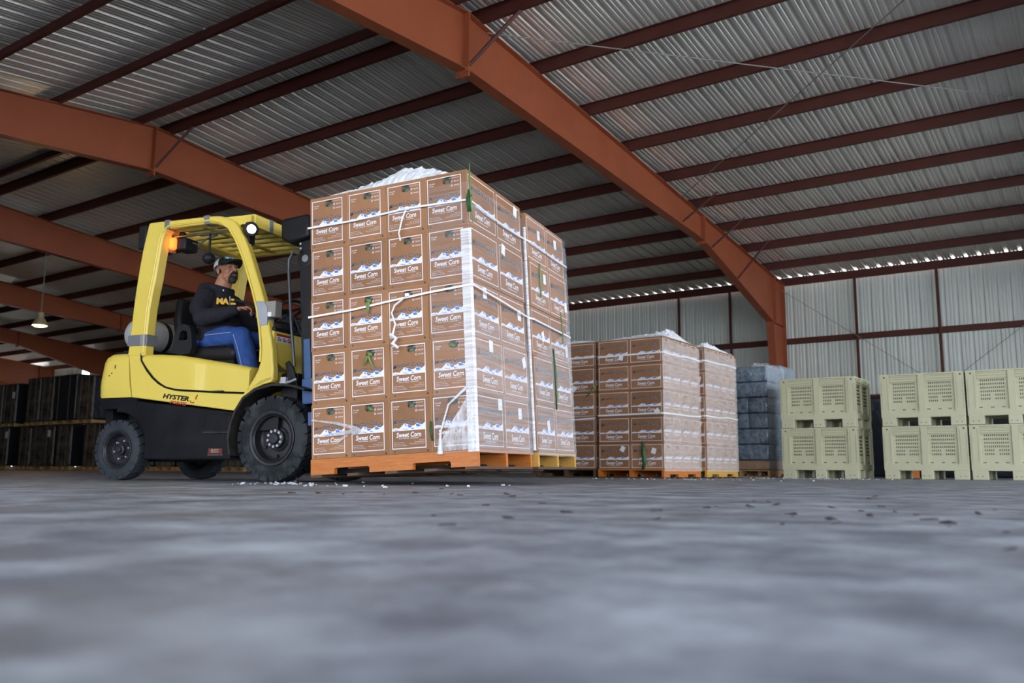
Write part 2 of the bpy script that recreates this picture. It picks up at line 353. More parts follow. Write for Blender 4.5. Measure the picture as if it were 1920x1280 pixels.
# portal frames
PX = [-7.8-8.1*i for i in range(7)]+[.3]
def knee(mirror, y): return 2*RY-y if mirror else y
def frame(x, idx):
    lab = ['bright rust-red portal frame crossing the middle of the roof, nearest the pallets',
           'rust-red portal frame whose ridge shows above the yellow forklift',
           'dark portal frame passing just behind the forklift roof',
           'dark portal frame behind the lit hanging lamp, third from nearest',
           'dark portal frame in the left background just above the wrapped loads',
           'far dark portal frame, second from the left end wall',
           'farthest dark portal frame next to the left end wall','rust-red portal frame overhead, one bay right of the brightest frame'][idx]
    root = empty('portal_frame', T3(x, RY, 0), lab, 'steel frame', 'portal frames carrying the roof')
    for mir, nm in ((False,'far'), (True,'near')):
        f = lambda y: knee(mir, y)-RY
        top = [(RY,RZ),(EY,EZ)]
        bot = [(RY,6.12),(13.06,5.90),(16.15,5.68),(18.9,5.50),(23.75,4.24)]
        w = MB('rafter')
        prof = [(f(y),z) for y,z in top] + [(f(y),z) for y,z in [(24.84,4.24)]] + [(f(y),z) for y,z in bot[::-1]]
        w.yz(prof, -.006, .006)
        # flanges
        def strip(a, b, t=.014, hw=.105, up=1):
            d = (V((0,b[0],b[1]))-V((0,a[0],a[1]))).normalized(); n = V((0,-d.z,d.y)); 
            if n.z*up < 0 and abs(n.z) > .05: n = -n
            A, B = V((0,a[0],a[1])), V((0,b[0],b[1]))
            w.loft([[A+V((-hw,0,0)),A+V((hw,0,0)),A+V((hw,0,0))+n*t,A+V((-hw,0,0))+n*t],[B+V((-hw,0,0)),B+V((hw,0,0)),B+V((hw,0,0))+n*t,B+V((-hw,0,0))+n*t]])
        P = [(f(y),z) for y,z in top]; strip(P[0],P[1])
        P = [(f(y),z) for y,z in bot]
        for a,b in zip(P,P[1:]): strip(a,b,up=-1)
        w.build('rafter', root)
        c = MB('rafter')
        cy0, cy1 = f(24.84), f(23.75)
        c.yz([(cy0,0),(cy0,4.24),(cy1,4.24),(f(24.25),0)], -.006, .006)
        s_ = -1 if mir else 1
        c.loft([[V((-.105,f(24.25),0)),V((.105,f(24.25),0)),V((.105,f(24.25)-.014*s_,0)),V((-.105,f(24.25)-.014*s_,0))],
                [V((-.105,cy1,4.24)),V((.105,cy1,4.24)),V((.105,cy1-.014*s_,4.24)),V((-.105,cy1-.014*s_,4.24))]])
        c.bb((-.105,cy0,0),(.105,cy0+.014*s_,EZ)); c.bb((-.14,f(24.15),0),(.14,f(24.95),.02))
        c.build('column', root)
        # stiffeners and splice plates
        sp = MB('rafter')
        sp.bb((-.12,f(18.97)-.012,5.40),(.12,f(18.97)+.012,roofz(18.97)-.0))
        for dz in (5.44,5.50,5.95,6.0):
            for dx in (-.07,.07): sp.cyl((dx,f(18.97)-.03,dz),(dx,f(18.97)+.03,dz),.014,seg=8)
        sp.build('splice_plate', root)
        sp = MB('rafter'); sp.bb((-.10,f(24.05)-.006,4.24),(.10,f(24.05)+.006,roofz(24.05)-.01)); sp.bb((-.10,f(23.78),4.225),(.10,f(24.84),4.24)); sp.build('stiffener', root)
    sp = MB('rafter'); sp.bb((-.12,-.014,6.0),(.12,.014,RZ+.0))
    for dz in (6.04,6.10,6.90,6.96):
        for dx in (-.07,.07): sp.cyl((dx,-.035,dz),(dx,.035,dz),.014,seg=8)
    sp.build('ridge_plate', root)
    # flange braces on the +X side
    for yb in (10.2, 17.93, 19.6, 21.3) if idx == 0 else (10.2,):
        b = MB('purlin'); zt = roofz(yb)+.06; zb = {10.2:6.16}.get(yb, 5.55-(yb-18.9)*.26 if yb > 18.9 else 5.60)
        b.cyl((.11, yb-RY-.35 if yb==10.2 else yb-RY-.25, zb+.02),(.85, yb-RY, zt), .034 if yb==10.2 else .024, seg=4); b.build('flange_brace', root)
for i,x in enumerate(PX): frame(x, i)

# purlins
PY = [10.14]+[11.80+1.66*k for k in range(8)]
py = PY + [2*RY-y for y in PY]
for i,y in enumerate(py):
    z = roofz(y); s = 1 if y > RY else -1
    p = MB('purlin'); t = .0035
    hz = [( -.0,0),(.07,0),(.07,t),(t,t),(t,PZ-.004),(-.065,PZ-.004),(-.065,PZ-.004-t),(0,PZ-.004-t)]
    p.prism(hz, lambda u,v,h: (h, y+u*s, z+v+.0005), XA+.1, XB)
    o = p.build('roof_purlin')
    if i < len(PY):
        lab = 'dark red roof purlin just past the ridge on the far slope' if i == 0 else ('dark red roof purlin on the far slope, %s one down from the ridge' % ORD[i])
        if i == len(PY)-1: lab = 'lowest dark red roof purlin, just above the far eave'
    else:
        k = i-len(PY); lab = 'dark red roof purlin just before the ridge on the near slope' if k == 0 else 'dark red roof purlin on the near slope, %s one down from the ridge' % ORD[k]
    tag(o, lab, 'purlin', 'dark red roof purlins')
# eave strut, girts, posts on the far wall
def wallmember(name, a, b, lab, cat, g):
    p = MB('purlin'); p.bb(a,b,bev=.01); return tag(p.build(name), lab, cat, g)
ez = roofz(24.9)
wallmember('eave_strut', (XA+.1,24.86,ez-.03),(XB,24.95,ez+PZ-.006), 'dark red eave strut running along the top of the far wall', 'steel rail', 'wall rails')
wallmember('wall_rail', (XA+.1,24.86,3.72),(XB,24.985,3.88), 'dark red steel rail crossing the far wall at mid height', 'steel rail', 'wall rails')
wallmember('wall_rail', (XA+.1,24.86,2.02),(XB,24.985,2.18), 'dark red steel rail low on the far wall behind the plastic bins', 'steel rail', 'wall rails')
px_posts = [-11.0,-9.35,-5.75,-3.68,-1.55,.4]
for i,x in enumerate(px_posts):
    wn = ['leftmost of the thin wall posts, left of the big column','thin wall post just left of the big column','thin wall post just right of the big column','thin wall post above the left bin stack, second right of column','thin wall post near the right edge, third right of column','thin wall post beyond the right edge'][i]
    if i == 5: continue
    wallmember('wall_post', (x-.035,24.80,0),(x+.035,24.86,ez), 'dark red '+wn, 'wall post', 'thin wall posts')
# small window strip behind the bins
w = MB('sticker'); w.bb((-5.4,24.9,1.55),(-4.4,24.95,1.75)); tag(w.build('window_1'), kind='structure')
# bracing wires
for a,b,lab in [((-7.7,10.3,6.9),(.3,17.4,6.25),'thin pale brace wire crossing under the right roof bay'),((-7.7,24.4,5.25),(-3.3,24.75,2.0),'thin brace wire slanting down the far wall right of the column'),
              ((-7.7,17.6,6.15),(.2,10.6,6.95),'thin dark brace wire rising to the top right of the roof'),((-4.2,24.75,1.9),(.3,24.75,5.3),'thin brace wire slanting up the far wall to the right')]:
    w = MB('steelwire'); w.cyl(a,b,.009,seg=6); tag(w.build('brace_wire'), lab, 'wire', 'bracing wires')
# hanging lamp
lp = empty('pendant_lamp', T3(-24.2,11.97,3.95), 'lit bell-shaped lamp hanging from the roof at far left', 'lamp')
w = MB('lampbody'); w.lathe([(0,.19),(.02,.20),(.18,.13),(.20,.10),(.22,.09),(.36,.09),(.37,.02)], (0,0,0), 'z'); w.build('lamp_housing', lp, smooth=True)
w = MB('bulb'); w.lathe([(-.035,.06),(-.03,.13),(0,.185),(.004,.05)], (0,0,0), 'z'); w.build('lamp_glass', lp, smooth=True)
w = MB('steelwire'); w.cyl((0,0,.36),(.02,0,2.9),.012,seg=6); w.cyl((.04,0,.36),(.02,0,2.9),.008,seg=6); w.build('hanging_cable', lp)
lt = bpy.data.lights.new('pendant_light','POINT'); lt.energy = 60; lt.color = (1,.62,.3); lt.shadow_soft_size = .15
lo = bpy.data.objects.new('pendant_light', lt); COL.objects.link(lo); lo.location = (-24.2,11.97,3.8)

# ================================================================== CARTONS
CW, CL, CH = .303, .498, .358
def face_print(mb, P, fw, fh, wide):
    """P(u,v,h): u,v in metres from face lower-left, h out of the face"""
    def rect(u0,v0,u1,v1,m,h=.0008): mb.poly([P(u0,v0,h),P(u1,v0,h),P(u1,v1,h),P(u0,v1,h)], m)
    L, Rr, B, Tp = (.018, fw-.022, .022, fh-.022) if wide else (.012, fw-.042, .030, fh-.022)
    W, H = Rr-L, Tp-B; t = .0055
    rect(L,B,Rr,B+t,'white_print'); rect(L,Tp-t,Rr,Tp,'white_print'); rect(L,B+t,L+t,Tp-t,'white_print'); rect(Rr-t,B+t,Rr,Tp-t,'white_print')
    def U(u,vt,h=.0012): return P(L+u*W, Tp-vt*H, h)
    def poly(pts,m,h): mb.poly([U(u,v,h) for u,v in pts], m)
    base = .66 if wide else .625
    yo = .04 if wide else 0
    top = [(0,.585),(.08,.56),(.15,.56),(.22,.578),(.37,.475),(.48,.50),(.57,.53),(.64,.53),(.75,.485),(.83,.51),(.88,.525),(1,.46)]
    poly([(0,base)]+[(u,v+yo) for u,v in top]+[(1,base)], 'white_print', .001)
    for pts in ([(.37,.482),(.42,.50),(.45,.54),(.41,.53)],[(.46,.50),(.58,.54),(.60,.562),(.50,.572)],[(.71,.508),(.80,.505),(.86,.55),(.75,.562),(.72,.54)],[(.02,.588),(.06,.59),(.22,.618),(.18,.622)],[(.10,.562),(.14,.565),(.18,.58),(.15,.58)],[(.30,.588),(.36,.585),(.50,.602),(.44,.606)],[(.56,.59),(.60,.582),(.68,.60),(.62,.606)]):
        poly([(u,v+yo) for u,v in pts], 'blue_print', .0014)
    def txt(body, u0, u1, v0, v1, m, h, off=0., shear=0., arch=0.):
        for q in text_polys(body, off, shear):
            pts = []
            for a,b in q:
                u = u0+(u1-u0)*a; v = v1-(v1-v0)*b - arch*(1-(2*a-1)**2)
                pts.append(U(u,v,h))
            mb.poly(pts, m)
    if wide:
        txt('Mountain Quality', .05,.95,.22,.40,'grey_halo',.0010,.035,.25,.05); txt('Mountain Quality', .055,.955,.215,.395,'grey_print',.0013,.018,.25,.05); pass
        txt('Sweet Corn', .22,.78,.715,.865,'white_print',.0012,.022,.15); txt('from Olathe, Colorado', .30,.70,.885,.93,'white_print',.0012,.012)
    else:
        txt('Mountain Quality', .03,.95,.415,.53,'grey_halo',.0010,.035,.25,.035); txt('Mountain Quality', .035,.955,.41,.525,'grey_print',.0013,.018,.25,.035); pass
        txt('Sweet Corn', .13,.86,.655,.765,'white_print',.0012,.025,.15,.0); txt('from Olathe, Colorado', .20,.78,.775,.80,'white_print',.0012,.012)
        txt('VOLUME', .05,.23,.105,.13,'white_print',.0012,.012); txt('1.2 Bu.', .06,.20,.15,.175,'white_print',.0012,.012)
        for k,(b_,v) in enumerate((('YELLOW',.115),('WHITE',.205))):
            u0 = .71
            for (a,b,c,d) in ((0,0,.05,.008),(0,.032,.05,.04),(0,0,.01,.04),(.04,0,.05,.04)): poly([(u0+a,v+b),(u0+c,v+b),(u0+c,v+d),(u0+a,v+d)],'white_print',.0012)
            txt(b_, .79,.95,v+.005,v+.035,'white_print',.0012,.012)
        txt('If used circle', .66,.95,.045,.07,'white_print',.0012,.0)
        for k,b_ in enumerate(('Grown & Packed by','Olathe Corn Company','Olathe, Colorado 81425')): txt(b_, .05,.05+.30+.04*k,.855+.034*k,.878+.034*k,'white_print',.0012,.0)
        for k,b_ in enumerate(('Sales by','All Quality Marketing','Monterey, Colorado')): txt(b_, .80-.14*min(k,2) if k else .80,.95,.825+.034*k,.848+.034*k,'white_print',.0012,.0)
def carton_mesh(seed):
    rnd = random.Random(seed)
    mb = MB('card'); w, l, h = CW/2, CL/2, CH
    # end wall (-Y) with real oval hand hole
    hx, hz, ra, rb_ = .002+rnd.uniform(-.006,.006), h-.050, .036, .024
    n = 20
    outer = [(-w,0),(w,0),(w,h),(-w,h)]
    ov = [(hx+ra*math.copysign(abs(math.cos(a))**.7,math.cos(a)), hz+rb_*math.copysign(abs(math.sin(a))**.8,math.sin(a))) for a in [2*math.pi*k/n+.01 for k in range(n)]]
    vo = [mb.bm.verts.new((x,-l,z)) for x,z in outer]; vi = [mb.bm.verts.new((x,-l,z)) for x,z in ov]
    es = [mb.bm.edges.new((vo[k],vo[(k+1)%4])) for k in range(4)]+[mb.bm.edges.new((vi[k],vi[(k+1)%n])) for k in range(n)]
    bmesh.ops.triangle_fill(mb.bm, edges=es, use_beauty=True, normal=(0,-1,0))
    # remove any fill inside the hole
    for f in mb.bm.faces[:]:
        c = f.calc_center_median()
        if all(v in vi for v in f.verts) and abs(c.x-hx) < ra and abs(c.z-hz) < rb_: mb.bm.faces.remove(f)
    vd = [mb.bm.verts.new((x,-l+.02,z)) for x,z in ov]
    for k in range(n):
        f = mb.bm.faces.new((vi[k],vi[(k+1)%n],vd[(k+1)%n],vd[k])); f.material_index = mb.mi('card_edge')
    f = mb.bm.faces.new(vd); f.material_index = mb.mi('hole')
    # other walls
    for q in ([(w,-l,0),(w,l,0),(w,l,h),(w,-l,h)],[(w,l,0),(-w,l,0),(-w,l,h),(w,l,h)],[(-w,l,0),(-w,-l,0),(-w,-l,h),(-w,l,h)],[(-w,-l,0),(-w,l,0),(w,l,0),(w,-l,0)]): mb.poly(q)
    # top flaps, slightly domed
    for s in (-1,1): mb.poly([(s*w,-l,h),(s*w,l,h),(s*.002,l,h-.001),(s*.002,-l,h-.001)])
    # edge strips (flap fold) a little paler
    e = .0035
    mb.bb((-w,-l-.0012,h-e),(w,-l,h),'card_edge'); mb.bb((w,-l,h-e),(w+.0012,l,h),'card_edge'); mb.bb((-w,-l-.0012,0),(-w+.003,-l,h),'card_edge'); mb.bb((w-.003,-l-.0012,0),(w+.001,-l,h),'card_edge')
    for s in (-1,1):  # small vent notches near the lower corners
        c = V((s*w*.80,-l-.0008,.012)); mb.poly([c+V((.0075*math.cos(a),0,.0075*math.sin(a))) for a in [2*math.pi*k/10 for k in range(10)]],'hole')
    if rnd.random() < .6:   # torn film / ice streak left as pale scuff on the top flap
        pass
    face_print(mb, lambda u,v,hh: V((-w+u,-l-hh,v)), CW, CH, False)
    face_print(mb, lambda u,v,hh: V((w+hh,-l+u,v)), CL, CH, True)
    face_print(mb, lambda u,v,hh: V((-w-hh,l-u,v)), CL, CH, True)
    bmesh.ops.remove_doubles(mb.bm, verts=[v for v in mb.bm.verts if any(f.material_index==0 for f in v.link_faces)], dist=.00005)
    me = bpy.data.meshes.new('carton'); mb.bm.to_mesh(me); mb.bm.free()
    for k in mb.mats: me.materials.append(M[k])
    return me
CM = [carton_mesh(s) for s in range(3)]
stick_me = None
def carton(mtx, scale, lab, group, sticker=None, side='end'):
    o = bpy.data.objects.new('corn_carton', random.choice(CM)); COL.objects.link(o)
    j = lambda a: random.uniform(-a,a)
    o.matrix_world = mtx @ T3(j(.0018),j(.0025),0) @ Rz(j(.006)) @ Matrix.Diagonal((*scale,1))
    tag(o, lab, 'carton', group)
    if sticker:
        for (u,v,a) in sticker:
            s = MB('sticker'); ww, hh = .024,.032
            if side == 'long': s.box((CW/2+.0035, u, v), (.002, .066, .076), None, Euler((a,0,0)))
            else: s.box((-CW/2-.0035, u, v), (.002, .066, .076), None, Euler((a,0,0)))
            st = s.build('paper_sticker', o)
    return o

# ---------- forklift / load frame
A = R(12.5)
ROOT = T3(-5.5271, 5.0535, 0) @ Rz(A)
PIV = V((.70, 0, .045))
LOAD = ROOT @ T3(*PIV) @ Matrix.Rotation(R(-3.1), 4, 'Y') @ T3(-PIV.x,-PIV.y,-PIV.z)

def pallet(mtx, lx, ly, wood, wood2, lab, group=None, notch=True, name='wooden_pallet'):
    """stringers run along local x; origin = lower corner (min x, min y, bottom)"""
    root = empty(name, mtx, lab, 'pallet', group)
    H = .125
    sy = [.02, ly/2, ly-.02]
    for y in sy:
        s = MB(wood)
        a, b = lx*.15, lx*.37; c, d = lx*.63, lx*.85; z0, z1, zn = .018, (H-.018 if y == sy[1] else H-.001), .018+.042
        s.xz([(0,z0),(a,z0),(a,zn-.01),(a+.01,zn),(b-.01,zn),(b,zn-.01),(b,z0),(c,z0),(c,zn-.01),(c+.01,zn),(d-.01,zn),(d,zn-.01),(d,z0),(lx,z0),(lx,z1),(0,z1)], y-.019, y+.019)
        s.build('stringer', root)
    for k in range(7):
        x = .0+(lx-.09)*k/6; s = MB(wood if k in (0,6) else wood2); s.bb((x,.0395,H-.018),(x+.09,ly-.0395,H)); s.build('deck_board', root)
    for k in range(5):
        x = (lx-.09)*k/4; s = MB(wood2); s.bb((x,0,0),(x+.09,ly,.018)); s.build('bottom_board', root)
    return root

# load: local coords, cartons of scale so that four ends = 1.262 wide
S1 = (.313/CW, .480/CL, .3755/CH)
x0, zb = .705, .170
cw, cl, ch = .3155, .4835, .3762
near_y = -1.02
colname = ['left','second','third','right']
stick = {(0,4,1):[(.15,.24,.05)],(1,3,3):[(0,0,0)]}
lift_g1, lift_g2 = 'sweet corn cartons on the near lifted pallet', 'sweet corn cartons on the far lifted pallet'
tier = ['bottom','second','middle','fourth','top']
random.seed(11)
shift1 = [ -.003, .006, -.004, .004, .000]
for t in range(5):
    for c in range(4):
        for r_ in range(2):
            if r_ == 1 and c < 3 and t < 4: continue
            m = LOAD @ T3(x0+cw*(c+.5)+shift1[t], near_y+cl*(r_+.5), zb+ch*t)
            if r_ == 0:
                lab = 'sweet corn carton, %s tier, %s column, near face of lifted load' % (tier[t], ['far left','second','third','corner'][c])
            elif c == 3: lab = 'sweet corn carton, %s tier, second back from the corner on lifted near pallet' % tier[t]
            else: lab = 'sweet corn carton under the ice, back row, %s column, lifted near pallet' % ['left','second','third'][c]
            stk = None
            if c == 3 and r_ == 0 and t in (2,3): pass
            st = {(3,0,2):[(-.02,.30,.03)],(3,0,1):[(.03,.31,.02)],(3,0,0):[(.18,.30,.03)],(3,1,4):[(.13,.30,-.15)],(3,1,3):[(-.16,.31,-.2)],(3,1,2):[(.13,.25,.05)],(3,1,1):[(.17,.27,.4)],(3,1,0):[(.05,.26,.03)]}.get((c,r_,t))
            carton(m, S1, lab, lift_g1, st, 'long')
y2 = near_y+2*cl+.035; x2 = x0+.035; zb2 = zb+.002
for t in range(5):
    for c in range(4):
        for r_ in range(2):
            if c < 3 and not (t == 4 and r_ == 0): continue
            m = LOAD @ T3(x2+cw*(c+.5)+shift1[4-t], y2+.44*(r_+.5), zb2+ch*t*.985)
            if c == 3: lab = 'sweet corn carton, %s tier, %s column of the far lifted pallet' % (tier[t], ['near','outer'][r_])
            else: lab = 'sweet corn carton under the ice, %s column, far lifted pallet' % ['left','second','third'][c]
            st = {(0,4):[(.05,.24,.02)],(1,4):[(.0,.26,.02)],(0,3):[(.12,.26,.05)],(1,3):[(.19,.12,.05)],(0,2):[(.04,.16,.35)],(1,2):[(.19,.1,.1)],(0,0):[(.06,.2,.2)]}.get((r_,t))
            carton(m, (S1[0], .437/CL, S1[2]*.985), lab, lift_g2, st, 'long')
pallet(LOAD @ T3(x0-.005, near_y-.005, .044), 1.27, .98, 'pallet_red', 'pallet_dark', 'orange-stained wooden pallet lifted under the near carton stack', 'lifted pallets')
pallet(LOAD @ T3(x2-.005, y2-.005, .044), 1.27, .90, 'pallet_yel', 'pallet_dark', 'yellow wooden pallet lifted under the far carton stack', 'lifted pallets')

# ice piles
def ice(name, mtx, lx, ly, hfun, lab, seed, res=60):
    rnd = random.Random(seed); mb = MB('ice'); nx = res; ny = max(10,int(res*ly/lx))
    import mathutils.noise as N
    g = []
    for i in range(nx+1):
        row = []
        for j in range(ny+1):
            u, v = i/nx, j/ny; h = hfun(u,v)
            e = min(u,1-u,v,1-v)*8; e = min(1,e)
            nz = N.noise(V((u*lx*14+seed, v*ly*14, 0)))*.022+N.noise(V((u*lx*38, v*ly*38, seed)))*.018
            z = max(0, h*e**.6+nz*(.3+min(1,h*20))*e)
            row.append(mb.bm.verts.new((u*lx+rnd.uniform(-.006,.006), v*ly+rnd.uniform(-.006,.006), z+.002)))
        g.append(row)
    for i in range(nx):
        for j in range(ny): mb.bm.faces.new((g[i][j],g[i+1][j],g[i+1][j+1],g[i][j+1]))
    # chunks on the surface
    for k in range(int(150*lx*ly)):
        u, v = rnd.random(), rnd.random(); h = hfun(u,v)
        e = min(1, min(u,1-u,v,1-v)*8); h = h*e**.6
        if h < .03 or e < .5: continue
        s = rnd.uniform(.008,.026); mb.box((u*lx,v*ly,h-.004+rnd.uniform(-.004,.006)), (s,s*rnd.uniform(.6,1.4),s*rnd.uniform(.5,1)), None, Euler((rnd.random()*3,rnd.random()*3,rnd.random()*3)))
    o = mb.build(name); o.matrix_world = mtx; tag(o, lab, 'ice', kind='stuff'); return o
gs = lambda u,v,a,b,sa,sb: math.exp(-((u-a)/sa)**2-((v-b)/sb)**2)
top1 = zb+5*ch+.002
ice('crushed_ice', LOAD @ T3(x0+.01, near_y+.03, top1), 1.24, .90, lambda u,v: .125*gs(u,v,.60,.22,.20,.4)+.045*gs(u,v,.30,.3,.25,.6)+.02, 'heap of crushed white ice on top of the near lifted cartons', 3)
ice('crushed_ice', LOAD @ T3(x2+.02, y2+.03, zb2+ch*5*.985+.012), 1.22, .80, lambda u,v: .02+.03*gs(u,v,.5,.4,.4,.4), 'thin crushed ice on top of the far lifted cartons', 4)

# ---------- film and straps on the lifted load
def film(pathpts, zs, material, name, mtx, lab, cat='plastic wrap', amp=.004, seed=0):
    """pathpts: list of (x,y); zs: function k-> (z0,z1) along the path fraction"""
    import mathutils.noise as N
    pts = []
    for a,b in zip(pathpts, pathpts[1:]):
        a, b = V(a), V(b); n = max(2, int((b-a).length/.03))
        pts += [a+(b-a)*k/n for k in range(n)]
    pts.append(V(pathpts[-1])); mb = MB(material); rows = []; m = 40
    for i,p in enumerate(pts):
        t = i/(len(pts)-1); z0,z1 = zs(t, p)
        d = (pts[min(i+1,len(pts)-1)]-pts[max(i-1,0)]).normalized(); nrm = V((d.y,-d.x))
        row = []
        for j in range(m+1):
            z = z0+(z1-z0)*j/m; q = .004+amp*(1+N.noise(V((p.x*5+seed,p.y*5,z*26))))
            row.append(mb.bm.verts.new((p.x+nrm.x*q, p.y+nrm.y*q, z)))
        rows.append(row)
    for i in range(len(rows)-1):
        for j in range(m): mb.bm.faces.new((rows[i][j],rows[i+1][j],rows[i+1][j+1],rows[i][j+1]))
    o = mb.build(name, smooth=True); o.matrix_world = mtx; tag(o, lab, cat); return o
xr = x0+4*cw+.006; ztop = zb+5*ch
ny_ = near_y-.004
fw_ = empty('stretch_film', LOAD, 'clear stretch film wrapped round the corner of the near lifted carton stack', 'plastic wrap')
def zf(t,p):
    if p.y < ny_+.01 and p.x < xr-.31: return (zb+.02, zb+.02)
    return (zb-.015, ztop-.07)
a = film([(x0+3*cw+.02, ny_),(xr,ny_),(xr,near_y+2*cl)], lambda t,p: (zb-.015, ztop-.09), 'film', 'clear_layer', Matrix(), None, None); a.parent = fw_
a = film([(xr, ny_+.002),(xr,near_y+2*cl)], lambda t,p: (zb-.02, zb+2.45*ch-.12*t), 'film_milky', 'milky_layer', Matrix(), None, None, .006, 3); a.parent = fw_
a = film([(xr-.062, ny_-.001),(xr-.005,ny_-.002),(xr+.002,ny_+.012)], lambda t,p: (zb-.015, ztop-1.1*ch), 'film_glare_twist', 'corner_glare_layer', Matrix(), None, None, .004, 5); a.parent = fw_  # narrow white strip painting the glare down the film edge
a = film([(x0+3*cw+.05, ny_-.004),(xr-.01,ny_-.006)], lambda t,p: (zb+.0, zb+.04+.36*t), 'film_gather', 'gathered_layer', Matrix(), None, None, .012, 7); a.parent = fw_
# gathered twist on the corner carton + left streak
tw = MB('film_glare_twist'); tw.tube([(x0+3*cw+.06,ny_-.014,zb-.02),(x0+3*cw+.065,ny_-.012,zb+.12),(x0+3*cw+.13,ny_-.012,zb+.30),(xr-.05,ny_-.012,zb+ch+.03)], [.020,.007,.006,.012], seg=8)
tw.build('twisted_tail', fw_, smooth=True)
fl2 = empty('stretch_film', LOAD, 'twisted strip of clear film across the two lower left cartons', 'plastic wrap')
tw = MB('film_gather'); tw.tube([(x0+.01,ny_-.004,zb+.27),(x0+.22,ny_-.008,zb+.235),(x0+.37,ny_-.010,zb+.19),(x0+.40,ny_-.012,zb+.175)], [.006,.010,.016,.007], seg=8); tw.build('upper_strand', fl2, smooth=True)
tw = MB('film_gather'); tw.tube([(x0+.10,ny_-.006,zb+.155),(x0+.26,ny_-.010,zb+.165),(x0+.40,ny_-.010,zb+.177)], [.006,.014,.016], seg=8); tw.tube([(x0+.22,ny_-.006,zb+.11),(x0+.30,ny_-.008,zb+.15)], [.010,.006], seg=6); tw.build('lower_strand', fl2, smooth=True)
xr2 = x2+4*cw+.006; y2e = y2+.88
f3 = empty('stretch_film', LOAD, 'clear stretch film round the outer side of the far lifted carton stack', 'plastic wrap')
a = film([(xr2-.04,y2-.006),(xr2,y2-.004),(xr2,y2e)], lambda t,p: (zb2-.02, zb2+4.88*ch), 'film', 'clear_layer', Matrix(), None, None, .005, 9); a.parent = f3
a = film([(xr2+.001,y2),(xr2+.001,y2e)], lambda t,p: (zb2-.03, zb2+1.9*ch+.9*ch*t), 'film_milky', 'milky_layer', Matrix(), None, None, .006, 10); a.parent = f3
a = film([(xr2,y2e-.10),(xr2,y2e)], lambda t,p: (zb2+.4, zb2+4.7*ch), 'film_milky', 'edge_layer', Matrix(), None, None, .009, 12); a.parent = f3
tw = MB('film_glare_twist'); tw.tube([(xr2-.02,y2-.018,zb2+.01),(xr2-.02,y2-.02,zb2+.9),(xr2-.02,y2-.018,zb2+4.6*ch)], .012, seg=8); tw.build('corner_strand', f3, smooth=True)

def strap(pts, w, mtx, lab, tails=(), knots=()):
    """flat band following pts (already in local coordinates with outward normals)"""
    root = empty('white_strap', mtx, lab, 'strap', 'white straps')
    mb = MB('strap')
    rings = []
    for k,(p,n) in enumerate(pts):
        p, n = V(p), V(n).normalized()
        rings.append([p+V((0,0,-w/2)), p+V((0,0,w/2)), p+n*.0025+V((0,0,w/2)), p+n*.0025+V((0,0,-w/2))])
    mb.loft(rings); mb.build('band', root)
    for tl in tails:
        q = MB('strap'); q.tube(tl[0], tl[1], seg=6); q.build('loose_end', root, smooth=True)
    for kn in knots:
        q = MB('strap'); q.box(kn, (.030,.016,.026), None, None, .004); q.build('buckle', root)
    return root
yn = ny_-.012; c_ = xr+.012; F_ = (0,-1,0); G_ = (1,0,0)
st_z = zb+4*ch
strap([((x0-.01,yn,st_z+.155),F_),((x0+.35,yn,st_z+.152),F_),((x0+.62,yn,st_z+.162),F_),((x0+.80,yn,st_z+.172),F_),((c_-.015,yn-.003,st_z+.155),F_),((c_+.006,yn+.012,st_z+.150),(1,-1,0)),((c_+.008,near_y+cl,st_z+.125),G_),((c_+.008,y2-.03,st_z+.125),G_),((xr2+.014,y2+.012,st_z+.115),G_),((xr2+.014,y2e,st_z+.10),G_)],
      .013, LOAD, 'upper white strap round the top tier of the lifted load', [([(x0+.80,yn-.006,st_z+.160),(x0+.775,yn-.014,st_z+.10),(x0+.745,yn-.012,st_z+.0),(x0+.755,yn-.010,st_z-.055)],[.005,.006,.005,.006])], [(x0+.81,yn-.008,st_z+.168)])
st_z = zb+2*ch
strap([((x0-.01,yn,st_z+.25),F_),((x0+.35,yn,st_z+.262),F_),((x0+.62,yn,st_z+.285),F_),((x0+.95,yn,st_z+.31),F_),((c_-.015,yn-.003,st_z+.325),F_),((c_+.006,yn+.012,st_z+.322),(1,-1,0)),((c_+.008,near_y+cl,st_z+.295),G_),((c_+.008,y2-.03,st_z+.262),G_),((xr2+.014,y2+.012,st_z+.255),G_),((xr2+.014,y2e,st_z+.235),G_)],
      .014, LOAD, 'lower white strap round the middle tier of the lifted load', [([(x0+.78,yn-.006,st_z+.30),(x0+.70,yn-.014,st_z+.25),(x0+.675,yn-.012,st_z+.20),(x0+.70,yn-.012,st_z+.12),(x0+.68,yn-.014,st_z+.05)],[.005,.007,.006,.006,.008]),
      ([(x0+.66,yn-.012,st_z+.055),(x0+.71,yn-.016,st_z+.02),(x0+.68,yn-.018,st_z-.01),(x0+.72,yn-.014,st_z-.045)],[.012,.014,.015,.010])], [(x0+.795,yn-.008,st_z+.312)])

